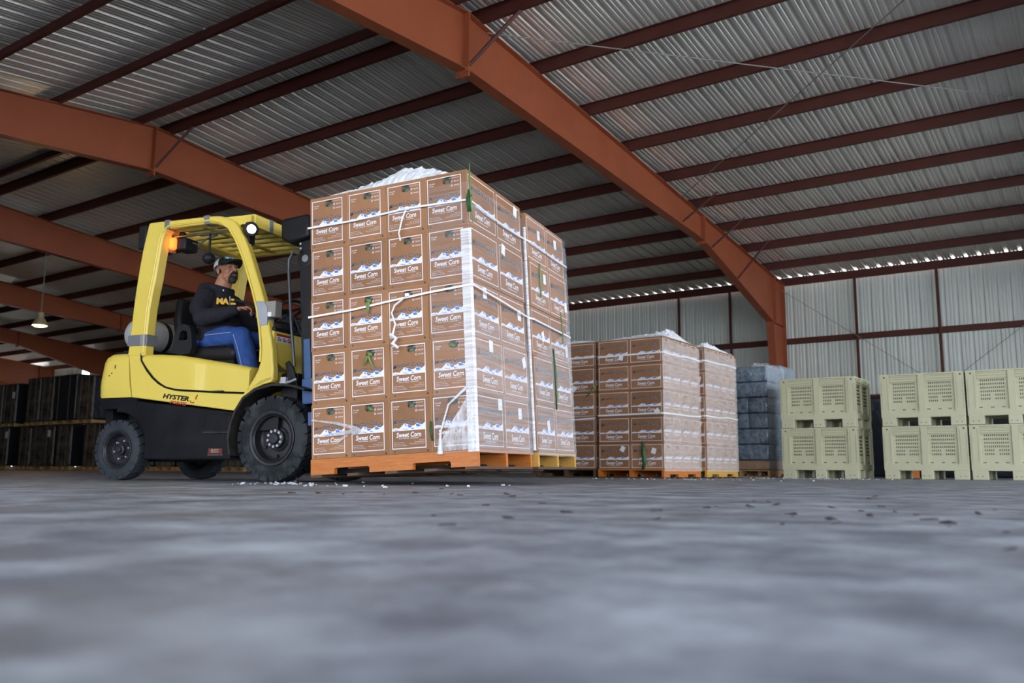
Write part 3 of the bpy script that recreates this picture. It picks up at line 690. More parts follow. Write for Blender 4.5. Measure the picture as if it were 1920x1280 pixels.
# corn leaves and husks
def leaf(pts, w, mtx, lab, m='leaf', root_cat='leaf'):
    mb = MB(m); P = [V(p) for p in pts]; n = len(P); L_, C_, R_ = [], [], []
    for k,p in enumerate(P):
        t = (P[min(k+1,n-1)]-P[max(k-1,0)]).normalized(); s = t.cross(V((0.35,-1,.1))).normalized()
        f = (k+.6)/n; ww = .6*w*math.sin(math.pi*min(1,max(.08,1-f*.95)))**.7
        L_.append(mb.bm.verts.new(p-s*ww)); C_.append(mb.bm.verts.new(p+V((0,-.006,0)))); R_.append(mb.bm.verts.new(p+s*ww))
    for k in range(n-1):
        mb.bm.faces.new((L_[k],L_[k+1],C_[k+1],C_[k])); mb.bm.faces.new((C_[k],C_[k+1],R_[k+1],R_[k]))
    o = mb.build('corn_leaf', smooth=True); sd = o.modifiers.new('s','SOLIDIFY'); sd.thickness = .0015
    o.matrix_world = mtx; tag(o, lab, 'leaf', 'corn leaves on the pallets'); return o
zt = zb+4*ch
leaf([(c_+.03,yn-.02,zt-.02),(c_+.022,yn-.02,zt+.15),(c_+.018,yn-.02,zt+.28),(c_+.02,yn-.02,zt+.40)], .010, LOAD, 'long upright green leaf at the top corner of the lifted load')
for k in range(3):
    leaf([(c_+.006+.01*k,yn-.016,zt+.22-.02*k),(c_-.006+.012*k,yn-.022,zt+.15),(c_+.0+.01*k,yn-.024,zt+.06)], .014, LOAD, ['bunched green leaf pinned under the upper strap at the corner, left frond','bunched green leaf pinned under the upper strap at the corner, middle frond','bunched green leaf pinned under the upper strap at the corner, right frond'][k], 'leafd')
def husk(c, t, lab, dangles):
    x = x0+cw*(c+.5)+.006; z = zb+ch*t+ch-.056
    m = MB('leaf'); m.ell((x+.004,ny_-.002,z-.006),(.024,.008,.013),None,Euler((0,.4,0)),10,8)
    for d in dangles:
        m.tube([(x+d[0],ny_-.012,z-.02),(x+d[1],ny_-.018,z-.06),(x+d[2],ny_-.014,z-d[3])], [.010,.008,.002], seg=6)
    o = m.build('corn_husk', smooth=True); o.matrix_world = LOAD; tag(o, lab, 'corn husk', 'husks poking out of hand holes')
husk(1,2,'green husk hanging from the hand hole, middle tier, second column',[(-.004,0,.0,.10),(.008,.012,.006,.09)])
husk(1,1,'green husk with two long leaves in hand hole, second tier, second column',[(-.008,-.022,-.038,.085),(.0,.02,.045,.11)])
husk(1,0,'pale green husk filling the hand hole, bottom tier, second column',[])
husk(3,1,'green husk in the corner hand hole of the second tier',[])
leaf([(x0+3*cw+.0,yn-.004,zb+.20),(x0+3*cw+.0,yn-.008,zb+.14),(x0+3*cw+.008,yn-.004,zb+.07)], .016, LOAD, 'green leaf caught between third and corner cartons, bottom tier', 'leafd')
leaf([(xr2+.012,y2+.20,zb2+4*ch-.02),(xr2+.02,y2+.18,zb2+3.7*ch),(xr2+.016,y2+.19,zb2+3.2*ch)], .014, LOAD, 'green leaf hanging on the near column of the far lifted stack')
leaf([(xr2+.012,y2+.42,zb2+2.2*ch),(xr2+.02,y2+.43,zb2+1.6*ch),(xr2+.016,y2+.42,zb2+.9*ch)], .018, LOAD, 'long green leaf under film low on the far lifted stack', 'leafd')
leaf([(xr2+.012,y2+.66,zb2+3.1*ch),(xr2+.02,y2+.66,zb2+2.8*ch),(xr2+.016,y2+.67,zb2+2.4*ch)], .010, LOAD, 'small green leaf under film on outer column of far lifted stack')

# ---------- background pallets of cartons (rotated 90 deg: ends face +X)
def bg_stack(X1, Y0, key, g, full, ncol_front, lab_front, lab_side, faces, wood, stickers={}):
    """X1: right face x, Y0: front face y."""
    cl_, cw_, ch_ = .502, .309, .363; zb_ = .122
    Mx = Matrix()
    for t in range(5):
        for i in range(2):          # across X, 0 = left
            for j in range(4):      # into depth
                front, side, top_ = j == 0, i == 1, t == 4
                if not ((front and 'f' in faces) or (side and 's' in faces) or (top_ and full and 'f' in faces)): continue
                m = T3(X1-cl_*(1.5-i), Y0+cw_*(j+.5), zb_+ch_*t) @ Rz(R(90))
                if front: lab = lab_front % (tier[t], ['left','right'][i])
                elif side: lab = lab_side % (tier[t], ['front','second','third','rearmost'][j])
                else: lab = 'sweet corn carton under ice, %s row back, %s pallet' % (['front','second','third','rear'][j], key)
                st = stickers.get((t,i)) if front else None
                carton(m, (1,1,1), lab, g, st, 'neg')
    pallet(T3(X1+.0, Y0-.005, 0) @ Rz(R(90)), 1.245, 1.01, wood, 'pallet_dark', 'wooden pallet under the %s carton stack' % key, 'pallets standing on the floor')
def wrap_bg(X1, Y0, lab, seedn, ht=.0):
    # film round front-right corner and side
    r_ = film([(X1-.02,Y0-.006),(X1+.004,Y0-.004),(X1+.006,Y0+1.245)], lambda t,p: (.10, .122+4.86*.363), 'film_bg', 'stretch_film', Matrix(), lab, 'plastic wrap', .006, seedn); return r_
B1X, B1Y = -5.062, 10.84
bg_stack(B1X, B1Y, 'middle background', 'cartons on the middle background pallet', True, 2, 'sweet corn carton, %s tier, %s column, front of middle background stack', 'sweet corn carton, %s tier, %s from front, wrapped side of middle background stack', 'fs', 'pallet_red',
         {(0,0):[(-.13,.28,.5)],(0,1):[(-.10,.25,.3)],(2,1):[(-.16,.06,.9)],(4,0):[(-.12,.10,.2)]})
wrap_bg(B1X, B1Y, 'hazy stretch film on the side of the middle background stack', 20)
B0X, B0Y = -6.12, 10.86
bg_stack(B0X, B0Y, 'left background', 'cartons on the left background pallet', False, 2, 'sweet corn carton, %s tier, %s column, front of left background stack', '%s %s', 'f', 'pallet_dark', {(3,1):[(.10,.06,.8)]})
B2X, B2Y = -5.0, 12.17
bg_stack(B2X, B2Y, 'right background', 'cartons on the right background pallet', True, 2, 'sweet corn carton, %s tier, %s column, front of right background stack', 'sweet corn carton, %s tier, %s from front, wrapped side of right background stack', 's', 'pallet_yel',
         {(3,1):[(-.15,.25,.25)],(2,1):[(-.15,.31,.1)],(1,1):[(-.15,.31,.4)],(0,1):[(-.14,.31,.05)]})
wrap_bg(B2X, B2Y, 'hazy stretch film on the side of the right background stack', 23)
zt_ = .122+5*.363
ice('crushed_ice', T3(B1X-1.0, B1Y+.04, zt_), 1.0, 1.15, lambda u,v: .14*gs(u,v,.95,.45,.28,.28)+.04*gs(u,v,.5,.3,.4,.6)+.012, 'heap of crushed ice on the middle background stack', 8, 44)
ice('crushed_ice', T3(B2X-.49, B2Y+.04, zt_), .48, 1.15, lambda u,v: .06*gs(u,v,.9,.2,.4,.5)+.02, 'crushed ice on the right background stack', 9, 40)
ice('crushed_ice', T3(B0X-1.0, B0Y+.02, zt_), 1.0, .29, lambda u,v: .03*gs(u,v,.6,.3,.4,.6)+.01, 'thin crushed ice on the left background stack', 10, 40)
def bgstrap(X1, Y0, zc, lab, left, wav=0):
    P = [((left,Y0-.008,zc),F_),((X1-.02,Y0-.008,zc+.01),F_),((X1+.014,Y0+.005,zc+.01),(1,-1,0)),((X1+.02,Y0+.45,zc+.0+wav),G_),((X1+.02,Y0+.8,zc+.02-wav),G_),((X1+.02,Y0+1.24,zc+.01+wav),G_)]
    strap(P, .022, Matrix(), lab)
bgstrap(B1X, B1Y, zb*0+1.70, 'upper white strap on the middle background stack', B1X-1.0, .0)
bgstrap(B1X, B1Y, .87, 'lower white strap on the middle background stack', B1X-1.0, .012)
bgstrap(B2X, B2Y, 1.72, 'upper white strap on the right background stack', B2X-.5)
bgstrap(B2X, B2Y, .90, 'lower white strap on the right background stack', B2X-.5)
strap([((B0X-1.0,B0Y-.008,.80),F_),((B0X,B0Y-.008,.84),F_)], .02, Matrix(), 'lower white strap on the left background stack')
strap([((B0X-1.0,B0Y-.008,1.72),F_),((B0X,B0Y-.008,1.72),F_)], .02, Matrix(), 'upper white strap on the left background stack')
leaf([(B1X-.30,B1Y-.02,.50),(B1X-.29,B1Y-.03,.36),(B1X-.27,B1Y-.035,.22),(B1X-.30,B1Y-.03,.12)], .05, Matrix(), 'drooping dark green leaf low on the middle background stack', 'leafd')
leaf([(B1X-1.0,B1Y-.03,1.33),(B1X-1.05,B1Y-.05,1.25),(B1X-1.16,B1Y-.06,1.14)], .02, Matrix(), 'thin green leaf between left and middle background stacks', 'leaf')

# ---------- blue-grey wrapped bundles
BX, BY = -5.02, 15.0
pallet(T3(BX+.0, BY-.02, 0) @ Rz(R(90)), .96, 1.05, 'pallet_nat', 'pallet_nat', 'pale wooden pallet under the blue wrapped bundles', 'pallets standing on the floor')
lay = [(.125,.30,'bundle_tan','tan cardboard tray')]+[(.30+.274*k,.30+.274*(k+1),'bundle',['blue-grey bundle','blue-grey bundle','shiny blue-grey bundles','shiny blue-grey bundles','blue-grey bundle','blue-grey bundle'][k]) for k in range(6)]
for k,(z0,z1,mm,nm) in enumerate(lay):
    b = MB(mm); 
    n = 3 if k in (3,4) else 1
    for q in range(n):
        ww = 1.02/n; b.bb((BX-1.03+ww*q+.003,BY+.01,z0+.004),(BX-1.03+ww*(q+1)-.003,BY+.93,z1-.004),None,.035)
    o = b.build('wrapped_bundle', smooth=True)
    tag(o, ('%s wrapped in plastic film, %s layer of the blue stack' % (nm, ['bottom','second','third','fourth','fifth','sixth','top'][k])), 'bundle', 'plastic wrapped bundles')
f4 = film([(BX-1.035,BY+.0),(BX+.0,BY+.0),(BX+.0,BY+.95)], lambda t,p: (.13,1.95), 'film_blue', 'stretch_film', Matrix(), 'clear film round the blue-grey wrapped bundles', 'plastic wrap', .008, 31)
cr = MB('film_milky'); 
for k in range(9): cr.ell((BX-.30+.05*k*random.random(),BY+.25+random.random()*.3,1.94+.03*random.random()),(.10,.08,.04),None,Euler((random.random(),random.random(),random.random())),10,6)
tag(cr.build('crumpled_film', smooth=True), 'crumpled clear film tuft on top of the blue wrapped stack', 'plastic wrap')
b = MB('bundle_pale'); b.bb((-6.5,17.3,0.125),(-5.5,18.3,2.22),None,.05); tag(b.build('wrapped_load'), 'pale blue wrapped load standing behind the blue bundle stack', 'wrapped load')
pallet(T3(-5.49, 17.28, 0) @ Rz(R(90)), 1.05, 1.02, 'pallet_nat', 'pallet_nat', 'pale wooden pallet under the rear blue wrapped load', 'pallets standing on the floor')

# ---------- plastic bulk bins
def bin_meshes():
    W, D, H = 1.195, 1.06, .81
    parts = []
    def front(mb, P, W, side=False):
        # P(u,v,h): local face coords
        def bx(u0,u1,v0,v1,h0,h1,m=None):
            mb.loft([[P(u0,v0,h0),P(u1,v0,h0),P(u1,v1,h0),P(u0,v1,h0)],[P(u0,v0,h1),P(u1,v0,h1),P(u1,v1,h1),P(u0,v1,h1)]], m)
        e = .135
        bx(0,e,.20,H,0,.028); bx(W-e,W,.20,H,0,.028)                     # corner posts
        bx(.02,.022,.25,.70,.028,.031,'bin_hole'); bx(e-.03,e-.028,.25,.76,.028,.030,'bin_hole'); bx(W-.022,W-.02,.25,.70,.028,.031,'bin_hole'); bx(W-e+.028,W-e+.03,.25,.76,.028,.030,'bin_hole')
        bx(0,W,.135,.225,0,.0265)                                          # base rail
        c = W/2
        bx(c-.045,c+.045,.20,H,0,.026); bx(0,W,H-.02,H,0,.030)
        for (a,b) in ((e+.015,c-.06),(c+.06,W-e-.015)):
            for k in range(3): bx(a,b,H-.045-.036*k,H-.028-.036*k,0,.022)
            bx(a,b,H-.135,H-.13,0,.018)
            for r_ in range(6):
                n = 12
                for q in range(n):
                    if r_ >= 4 and q in (5,6) and not side: continue
                    u = a+.03+(b-a-.06)*(q+.5)/n; v = .64-.055*r_
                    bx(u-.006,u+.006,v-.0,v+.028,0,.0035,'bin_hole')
            for q in (.02,.5,.92):
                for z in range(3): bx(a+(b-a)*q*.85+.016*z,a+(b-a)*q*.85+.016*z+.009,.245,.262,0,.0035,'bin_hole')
            for (uu,vv) in ((a+.02,.60),(b-.02,.60),(a+.02,.40),(b-.02,.40)):
                mb.loft([[P(uu+.014*math.cos(x),vv+.014*math.sin(x),0) for x in [k*math.pi/5 for k in range(10)]],[P(uu+.012*math.cos(x),vv+.012*math.sin(x),.012) for x in [k*math.pi/5 for k in range(10)]]])
        for u in (e*.5,W-e*.35): mb.loft([[P(u+.014*math.cos(x),.765+.014*math.sin(x),.028) for x in [k*math.pi/5 for k in range(10)]],[P(u+.014*math.cos(x),.765+.014*math.sin(x),.031) for x in [k*math.pi/5 for k in range(10)]]],'bin_hole')
        for c_u in (.10,c,W-.10):
            for du in (-.03,.04): mb.loft([[P(c_u+du+.008*math.cos(x),.05+.008*math.sin(x),.0215) for x in [k*math.pi/4 for k in range(8)]],[P(c_u+du+.008*math.cos(x),.05+.008*math.sin(x),.024) for x in [k*math.pi/4 for k in range(8)]]],'bin_hole')
    b = MB('bin'); th = .03
    b.bb((.028,.028,.13),(W-.028,D-.028,.16)); b.bb((.028,.028,.13),(W-.028,.028+th,H)); b.bb((.028,D-.028-th,.13),(W-.028,D-.028,H)); b.bb((.028,.028,.13),(.028+th,D-.028,H)); b.bb((W-.028-th,.028,.13),(W-.028,D-.028,H))
    for cx_ in (0,W-.032):
        for cy_ in (0,D-.032): b.bb((cx_+.002,cy_+.002,.137),(cx_+.030,cy_+.030,H-.001))
    front(b, lambda u,v,h: V((u,.028-h,v)), W); front(b, lambda u,v,h: V((W-.028+h*.94,.002+u*.996,v)), D, True); front(b, lambda u,v,h: V((.028-h*.94,D-.002-u*.996,v)), D, True); front(b, lambda u,v,h: V((W-u,D-.028+h,v)), W)
    f = MB('bin'); 
    foots = []
    for (u0,u1) in ((0.005,.215),(.525,.70),(.98,1.19)):
        for (v0,v1) in ((.005,.17),(.45,.61),(.89,1.055)):
            foots.append(((u0,v0),(u1,v1)))
    return b, foots
def make_bin():
    root = empty('bulk_bin', Matrix())
    b, foots = bin_meshes(); b.build('bin_body', root)
    for (a,c) in foots:
        f = MB('bin'); f.bb((a[0],a[1],0),(c[0],c[1],.14),None,.008); f.build('foot', root)
    return root
def copy_tree(o, parent=None):
    c = o.copy(); COL.objects.link(c)
    if parent is not None: c.parent = parent
    for ch_ in list(o.children): copy_tree(ch_, c)
    return c
proto = make_bin(); first = True
for (x,y,lab) in ((-4.64,14.5,'left bin stack beside the blue wrapped bundles'),(-3.085,14.62,'middle bin stack, right of the gap'),(-1.865,14.62,'right bin stack at the picture edge')):
    for t in range(2):
        o = proto if first else copy_tree(proto); first = False
        o.matrix_world = T3(x, y, .0+.815*t)
        tag(o, 'olive plastic bulk bin, %s of the %s' % (['lower','upper'][t], lab), 'plastic bin', 'olive plastic bulk bins')
b = MB('wrap_navy_shade'); b.bb((-6.0,19.2,.0),(1.2,20.3,1.66),None,.05); tag(b.build('shade_block'), 'long dark block added as shade, glimpsed between the olive bin stacks', 'shade block')  # dark stand-in for the shade behind and beneath the bins
# things half seen in the gap behind the bins
b = MB('pallet_red'); b.bb((-3.28,17.2,.3),(-2.6,17.9,.55)); b.bb((-3.28,17.2,.0),(-3.16,17.9,.3)); tag(b.build('wooden_crate'), 'dim wooden crate glimpsed in the gap between the bin stacks', 'crate')

# ---------- dark wrapped loads at the left
def wload(x0_, x1_, y, z0, z1, mm, lab, depth=1.1, labels=(), name='wrapped_load'):
    root = empty(name, T3(x0_, y, z0), lab, 'wrapped load', 'dark wrapped pallet loads')
    b = MB(mm, 'wrap_navy_shade'); w = x1_-x0_
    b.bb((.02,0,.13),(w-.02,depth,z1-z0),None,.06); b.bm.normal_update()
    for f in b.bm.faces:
        if f.normal.x > .5: f.material_index = 1  # right-hand sides painted near-black for the shade there
    b.build('wrapped_goods', root)
    for u in (.22,.70):
        if w > .5: q = MB('wrap_strap'); q.bb((w*u,-.008,.14),(w*u+.022,.0,z1-z0-.02)); q.build('vertical_strap', root)
    p = MB('pallet_nat'); 
    for k in range(3): p.bb((.0+(w-.12)*k/2,0,.02),(.12+(w-.12)*k/2,depth,.11))
    p.bb((0,0,.11),(w,.1,.13)); p.bb((0,0,0),(w,.1,.02)); p.build('wooden_base', root)
    for (u,v) in labels:
        s = MB('sticker'); s.bb((w*u,-.012,v),(w*u+.16,-.002,v+.24)); s.build('paper_label', root)
WL = 16.0
def wx(px): return {0:0}.get(px)
# measured x positions at y=16 (metres)
def X16(px):
    return -30.9 if px is None else (px-30)*.0336-33.72
low = [(-22,-2),(-1,22),(46,71),(72,119),(124,153),(176,205),(207,236),(238,266),(268,297),(300,330),(333,362),(365,395),(398,428)]
names = ['at the picture edge','second from the edge','third from the edge','fourth from the edge, wide','left of the forklift rear wheel']+['row behind the forklift, number %d' % k for k in range(9)]
for k,(a,b_) in enumerate(low):
    lab = 'dark net-wrapped pallet load, lower tier, %s' % names[k] if k < 5 else 'dark net-wrapped pallet load low behind the forklift, %s from its rear wheel' % ORD[k-5]
    wload(X16(a), X16(b_), WL, 0, 1.56, 'wrap_black', lab, labels=[(.75,1.15)] if k in (1,3) else ())
up = [(-22,-2,'edge'),(-1,30,'second'),(52,80,'third'),(82,108,'fourth'),(109,153,'fifth'),(155,186,'sixth')]
ulab = ['dark net-wrapped load at the picture edge, upper tier','dark net-wrapped load, upper tier, left of the black gap','dark net-wrapped load, upper tier, right of the black gap','dark net-wrapped load, upper tier, beside the navy one','navy-black film-wrapped load, upper tier near the forklift','dark net-wrapped load, upper tier, touching the forklift outline']
for k,(a,b_,_) in enumerate(up):
    wload(X16(a), X16(b_), WL+.05, 1.58, 3.20+.12*(k in (2,3,4)), 'wrap_navy_shade' if k == 4 else 'wrap_black', ulab[k], labels=[(.72,1.05)] if k == 1 else ())
FORK = None
# ================================================================== FORKLIFT
FK = empty('forklift', ROOT, 'yellow and black forklift carrying two pallets of cartons', 'forklift')
HW = .57
def P_(name, mb, bev=.0, smooth=True, parent=FK, lab=None, **k):
    o = mb.build(name, parent, bevel=bev, smooth=smooth, **k)
    if lab: o['label'] = lab
    return o
# --- counterweight: stacked plan outlines with rounded rear corners
def plan(xr, xf, hw, rad, z, n=7):
    pts = [(xf,-hw,z)]
    for s in (-1,1):
        c = (xr+rad, s*(hw-rad)); rng = range(n+1)
        for k in rng:
            a = R(90)*k/n; a = a if s < 0 else R(90)-a
            pts.append((c[0]-rad*math.sin(a), c[1]+s*rad*math.cos(a), z))
    pts.append((xf,hw,z)); return [V(p) for p in pts]
m = MB('yellow')
m.loft([plan(-1.890,-1.462,.560,.14,.695), plan(-1.905,-1.468,.565,.15,.71), plan(-1.908,-1.489,.568,.15,.80), plan(-1.905,-1.497,.568,.15,.84), plan(-1.880,-1.517,.565,.15,1.0), plan(-1.862,-1.525,.555,.15,1.045), plan(-1.82,-1.527,.53,.13,1.072), plan(-1.76,-1.527,.48,.10,1.080)])
cwt = P_('counterweight', m, angle=50)
m = MB('black'); m.loft([plan(-1.90,-1.40,.55,.14,.60), plan(-1.912,-1.40,.562,.14,.63), plan(-1.912,-1.40,.562,.14,.690)]); m.loft([plan(-1.86,-1.76,.44,.05,.28), plan(-1.90,-1.76,.47,.08,.60)])
P_('counterweight_base', m, lab='black lower edge of the counterweight')
m = MB('blackm'); m.bb((-1.75,-.30,.16),(-1.38,.30,.60)); m.cyl((-1.60,-.42,.255),(-1.60,.42,.255),.05); P_('steer_axle', m)
for (x,z) in ((-1.70,.905),(-1.725,.885),(-1.665,.96)):
    m = MB('blackdirt'); m.box((x,-.5685,z),(.008,.002,.012 if z < .95 else .03)); P_('paint_chip', m, smooth=False)
# --- lower black body side with wheel arches
m = MB('black','blackdirt')
arch = [(-1.60+.315*math.cos(a), .255+.315*math.sin(a)) for a in [R(96-10.5*k) for k in range(9)]]
prof = [(-1.455,.692),(-1.44,.665),(-.367,.548)] + [(-.375+.0,.50),(-.41,.40),(-.43,.34),(-.40,.175),(-1.29,.175)] + arch[::-1]
prof = [(-1.60,.69)]+prof[1:]
m.xz(prof, -.560, .560)
P_('lower_body', m, .012)
# recessed step
m = MB('black'); m.bb((-.665,-.568,.392),(-.415,-.555,.535)); P_('step_recess', m, .004, lab='glossy black recessed step panel')
m = MB('blackdirt'); m.bb((-.672,-.578,.382),(-.410,-.552,.394))
for k in range(13): m.bb((-.668+.0198*k,-.580,.394),(-.668+.0198*k+.010,-.572,.402))
P_('step_tread', m, lab='toothed black step edge')
m = MB('red_dull','tan_ink'); sy = -.5635
m.poly([(-.615,sy,.262),(-.475,sy,.262),(-.475,sy,.222),(-.615,sy,.222)],'red_dull')
for q in text_polys('BSS', .02): m.poly([(-.585+.075*a, sy-.001, .228+.03*b) for a,b in q], 'tan_ink')
for q in text_polys('WWW.BSSFORKLIFT.COM', .0): m.poly([(-.62+.15*a, sy-.001, .206+.010*b) for a,b in q], 'tan_ink')
P_('side_sticker', m, smooth=False, lab='red and black sticker reading BSS')
# --- yellow side frame (with rear post base), both sides
for s in (-1,1):
    m = MB('yellow'); y0, y1 = s*HW, s*(HW-.07)
    m.xz([(-1.535,1.085),(-1.522,1.07),(-1.455,.692),(-.372,.558),(-.335,.60),(-.295,.665),(-.20,.728),(-.10,.762),(-.025,.775),(-.018,.82),(-.125,.80),(-.20,.755),(-.275,.705),(-.296,.690),(-.50,.700),(-.745,.717),(-.90,.727),(-1.00,.738),(-1.095,.762),(-1.17,.80),(-1.235,.850),(-1.30,.915),(-1.36,.985),(-1.378,1.02),(-1.382,1.072)], y0, y1)
    P_('side_frame', m, .010)
# brand lettering
m = MB('grey_print','red_sticker','yellow'); sy = -HW-.0012
def lettering(body, c0, c1, h, mm, off=.02, shear=.28):
    dx, dz = c1[0]-c0[0], c1[1]-c0[1]
    for q in text_polys(body, off, shear): m.poly([(c0[0]+dx*a, sy, c0[1]+dz*a+h*b) for a,b in q], mm)
lettering('HYSTER', (-1.115,.676), (-.835,.642), .042, 'blackm', .045)
lettering('FORTIS', (-1.035,.630), (-.855,.607), .028, 'red_sticker', .045)
for c,s_,a0,a1 in (((-.795,.660),1,200,320),((-.735,.664),1,110,200)):
    pa = [V((c[0]+.026*math.cos(R(a)), sy-.003, c[1]+.030*math.sin(R(a)))) for a in range(a0,a1,12)]; m.tube(pa, .0045, 'red_sticker', seg=5)
P_('brand_lettering', m, smooth=False, lab='black HYSTER and red FORTIS lettering')
# --- hood (engine cover)
m = MB('yellow')
sec = []
top = [(-1.372,1.058),(-1.20,1.052),(-1.0,1.036),(-.82,1.008),(-.76,.995),(-.55,.962),(-.40,.935),(-.262,.905)]
def botz(x):
    B = [(-1.372,1.0),(-1.30,.925),(-1.235,.862),(-1.17,.812),(-1.095,.774),(-1.0,.750),(-.9,.739),(-.745,.729),(-.5,.712),(-.29,.700)]
    for (a,b),(c,d) in zip(B,B[1:]):
        if a <= x <= c: return b+(d-b)*(x-a)/(c-a)
    return .70
rings = []
xs = [-1.372+1.11*k/24 for k in range(25)]
def topz(x):
    for (a,b),(c,d) in zip(top,top[1:]):
        if a <= x <= c+1e-6: return b+(d-b)*(x-a)/(c-a)
    return top[-1][1]
for x in xs:
    zt_2, zb_2 = topz(x), botz(x); w = .563 if x < -.8 else .563-.02*min(1,(x+.8)/.1) ; r_ = .055; ring = []
    ring.append((x,-w,zb_2))
    ring += [(x,-(w-r_)-r_*math.cos(a), zt_2-r_+r_*math.sin(a)) for a in [R(15*k) for k in range(7)]]
    ring += [(x,(w-r_)+r_*math.sin(a), zt_2-r_+r_*math.cos(a)) for a in [R(15*k) for k in range(7)]]
    ring.append((x,w,zb_2)); rings.append([V(p) for p in ring])
m.loft(rings); P_('engine_hood', m, angle=55)
gp = [(-1.385,1.06),(-1.378,1.0),(-1.31,.913),(-1.24,.846),(-1.17,.798),(-1.095,.763),(-1.0,.742),(-.9,.732),(-.745,.721),(-.5,.705),(-.285,.693)]
for s in (-1,1):
    m = MB('black'); m.tube([(x,s*(HW-.004),z+.004) for x,z in gp], .0085, seg=6); P_('hood_seal', m, lab='black rubber seal along the hood edge')
m = MB('blackdirt'); m.bb((-.60,-.575,.712),(-.50,-.545,.724)); P_('hood_latch', m, .002)
# --- floor, dash, cowl
m = MB('blackm'); m.bb((-.36,-.50,.56),(.02,.50,.60)); m.bb((-.30,-.52,.40),(.02,.52,.56)); P_('floor_plate', m, .005)
m = MB('yellow'); m.yz([(-.535,.965),(-.535,1.195),(.535,1.195),(.535,.965),(.25,.86),(-.25,.86)], -.115, -.050); P_('front_cowl', m, .012)
m = MB('blackm'); m.bb((-.125,-.53,1.19),(-.04,.53,1.222)); P_('cowl_top', m, .008)
m = MB('sticker','red_sticker','grey_print'); x_ = -.0485
m.poly([(x_,-.50,1.172),(x_,-.31,1.172),(x_,-.31,1.105),(x_,-.50,1.105)]); m.poly([(x_+.001,-.50,1.172),(x_+.001,-.31,1.172),(x_+.001,-.31,1.154),(x_+.001,-.50,1.154)],'red_sticker')
for k in range(3):
    c = -.47+.065*k; m.poly([(x_+.001,c+.018*math.cos(a),1.130+.018*math.sin(a)) for a in [j*math.pi/6 for j in range(12)]],'red_sticker'); m.poly([(x_+.002,c+.010*math.cos(a),1.130+.010*math.sin(a)) for a in [j*math.pi/6 for j in range(12)]],'sticker')
    m.poly([(x_+.003,c-.010,1.118),(x_+.003,c-.004,1.118),(x_+.003,c+.014,1.142),(x_+.003,c+.008,1.142)],'grey_print'); m.poly([(x_+.003,c+.018,1.112),(x_+.003,c+.028,1.112),(x_+.003,c+.028,1.138),(x_+.003,c+.018,1.138)],'grey_print')
P_('warning_sticker', m, smooth=False, lab='white warning sticker with three red symbols')
m = MB('blackm'); m.bb((-.22,-.36,1.10),(-.11,.42,1.30)); m.xz([(-.30,1.18),(-.10,1.20),(-.06,1.30),(-.16,1.38),(-.30,1.36)], -.16, .30)
P_('dashboard', m, .02)
m = MB('hose')
for k in range(5): m.tube([(-.20+.012*k,-.30+.05*k,1.22),(-.16+.01*k,-.28+.05*k,1.36-.01*k),(-.07,-.25+.06*k,1.34-.015*k),(-.03,-.2+.06*k,1.20)], .008, seg=6)
P_('dash_cables', m)
# steering column + wheel
SC = V((-.40,.05,1.46)); nrm = V((-.50,0,.866)).normalized(); q_ = nrm.to_track_quat('Z','Y').to_matrix().to_4x4()
m = MB('blackm'); m.cyl(SC-nrm*.03, SC-nrm*.40, .028, .04); m.xf(Matrix()); P_('steering_column', m)
m = MB('blackm')
ring = [[V(((.165+.013*math.cos(b))*math.cos(a),(.165+.013*math.cos(b))*math.sin(a),.013*math.sin(b))) for b in [k*math.pi/4 for k in range(8)]] for a in [j*2*math.pi/36 for j in range(36)]]
m.loft(ring+[ring[0]], cap=False)
for a in (20,140,260): m.cyl((0,0,-.01),(.16*math.cos(R(a)),.16*math.sin(R(a)),0),.014,.010,seg=8)
m.ell((0,0,-.005),(.045,.045,.02)); m.cyl((.10,-.13,0),(.10,-.13,.06),.018,.022,seg=10)
m.xf(T3(*SC) @ q_); P_('steering_wheel', m)
m = MB('blackm'); m.tube([(-.40,-.18,1.40),(-.55,-.22,1.495),(-.66,-.24,1.525)],[.012,.011,.012]); m.ell((-.68,-.243,1.53),(.028,.017,.017)); P_('control_lever', m)
m = MB('blackm'); m.tube([(-.22,-.36,1.20),(-.26,-.35,1.33)],.009); m.ell((-.26,-.35,1.345),(.018,.018,.022)); P_('control_lever', m)
m = MB('greybox'); m.bb((-.21,-.568,1.295),(-.02,-.48,1.425)); P_('storage_box', m, .006, lab='grey box taped to the front post')
m = MB('sticker'); m.bb((-.12,-.5705,1.300),(-.055,-.5685,1.335)); P_('box_label', m, smooth=False)
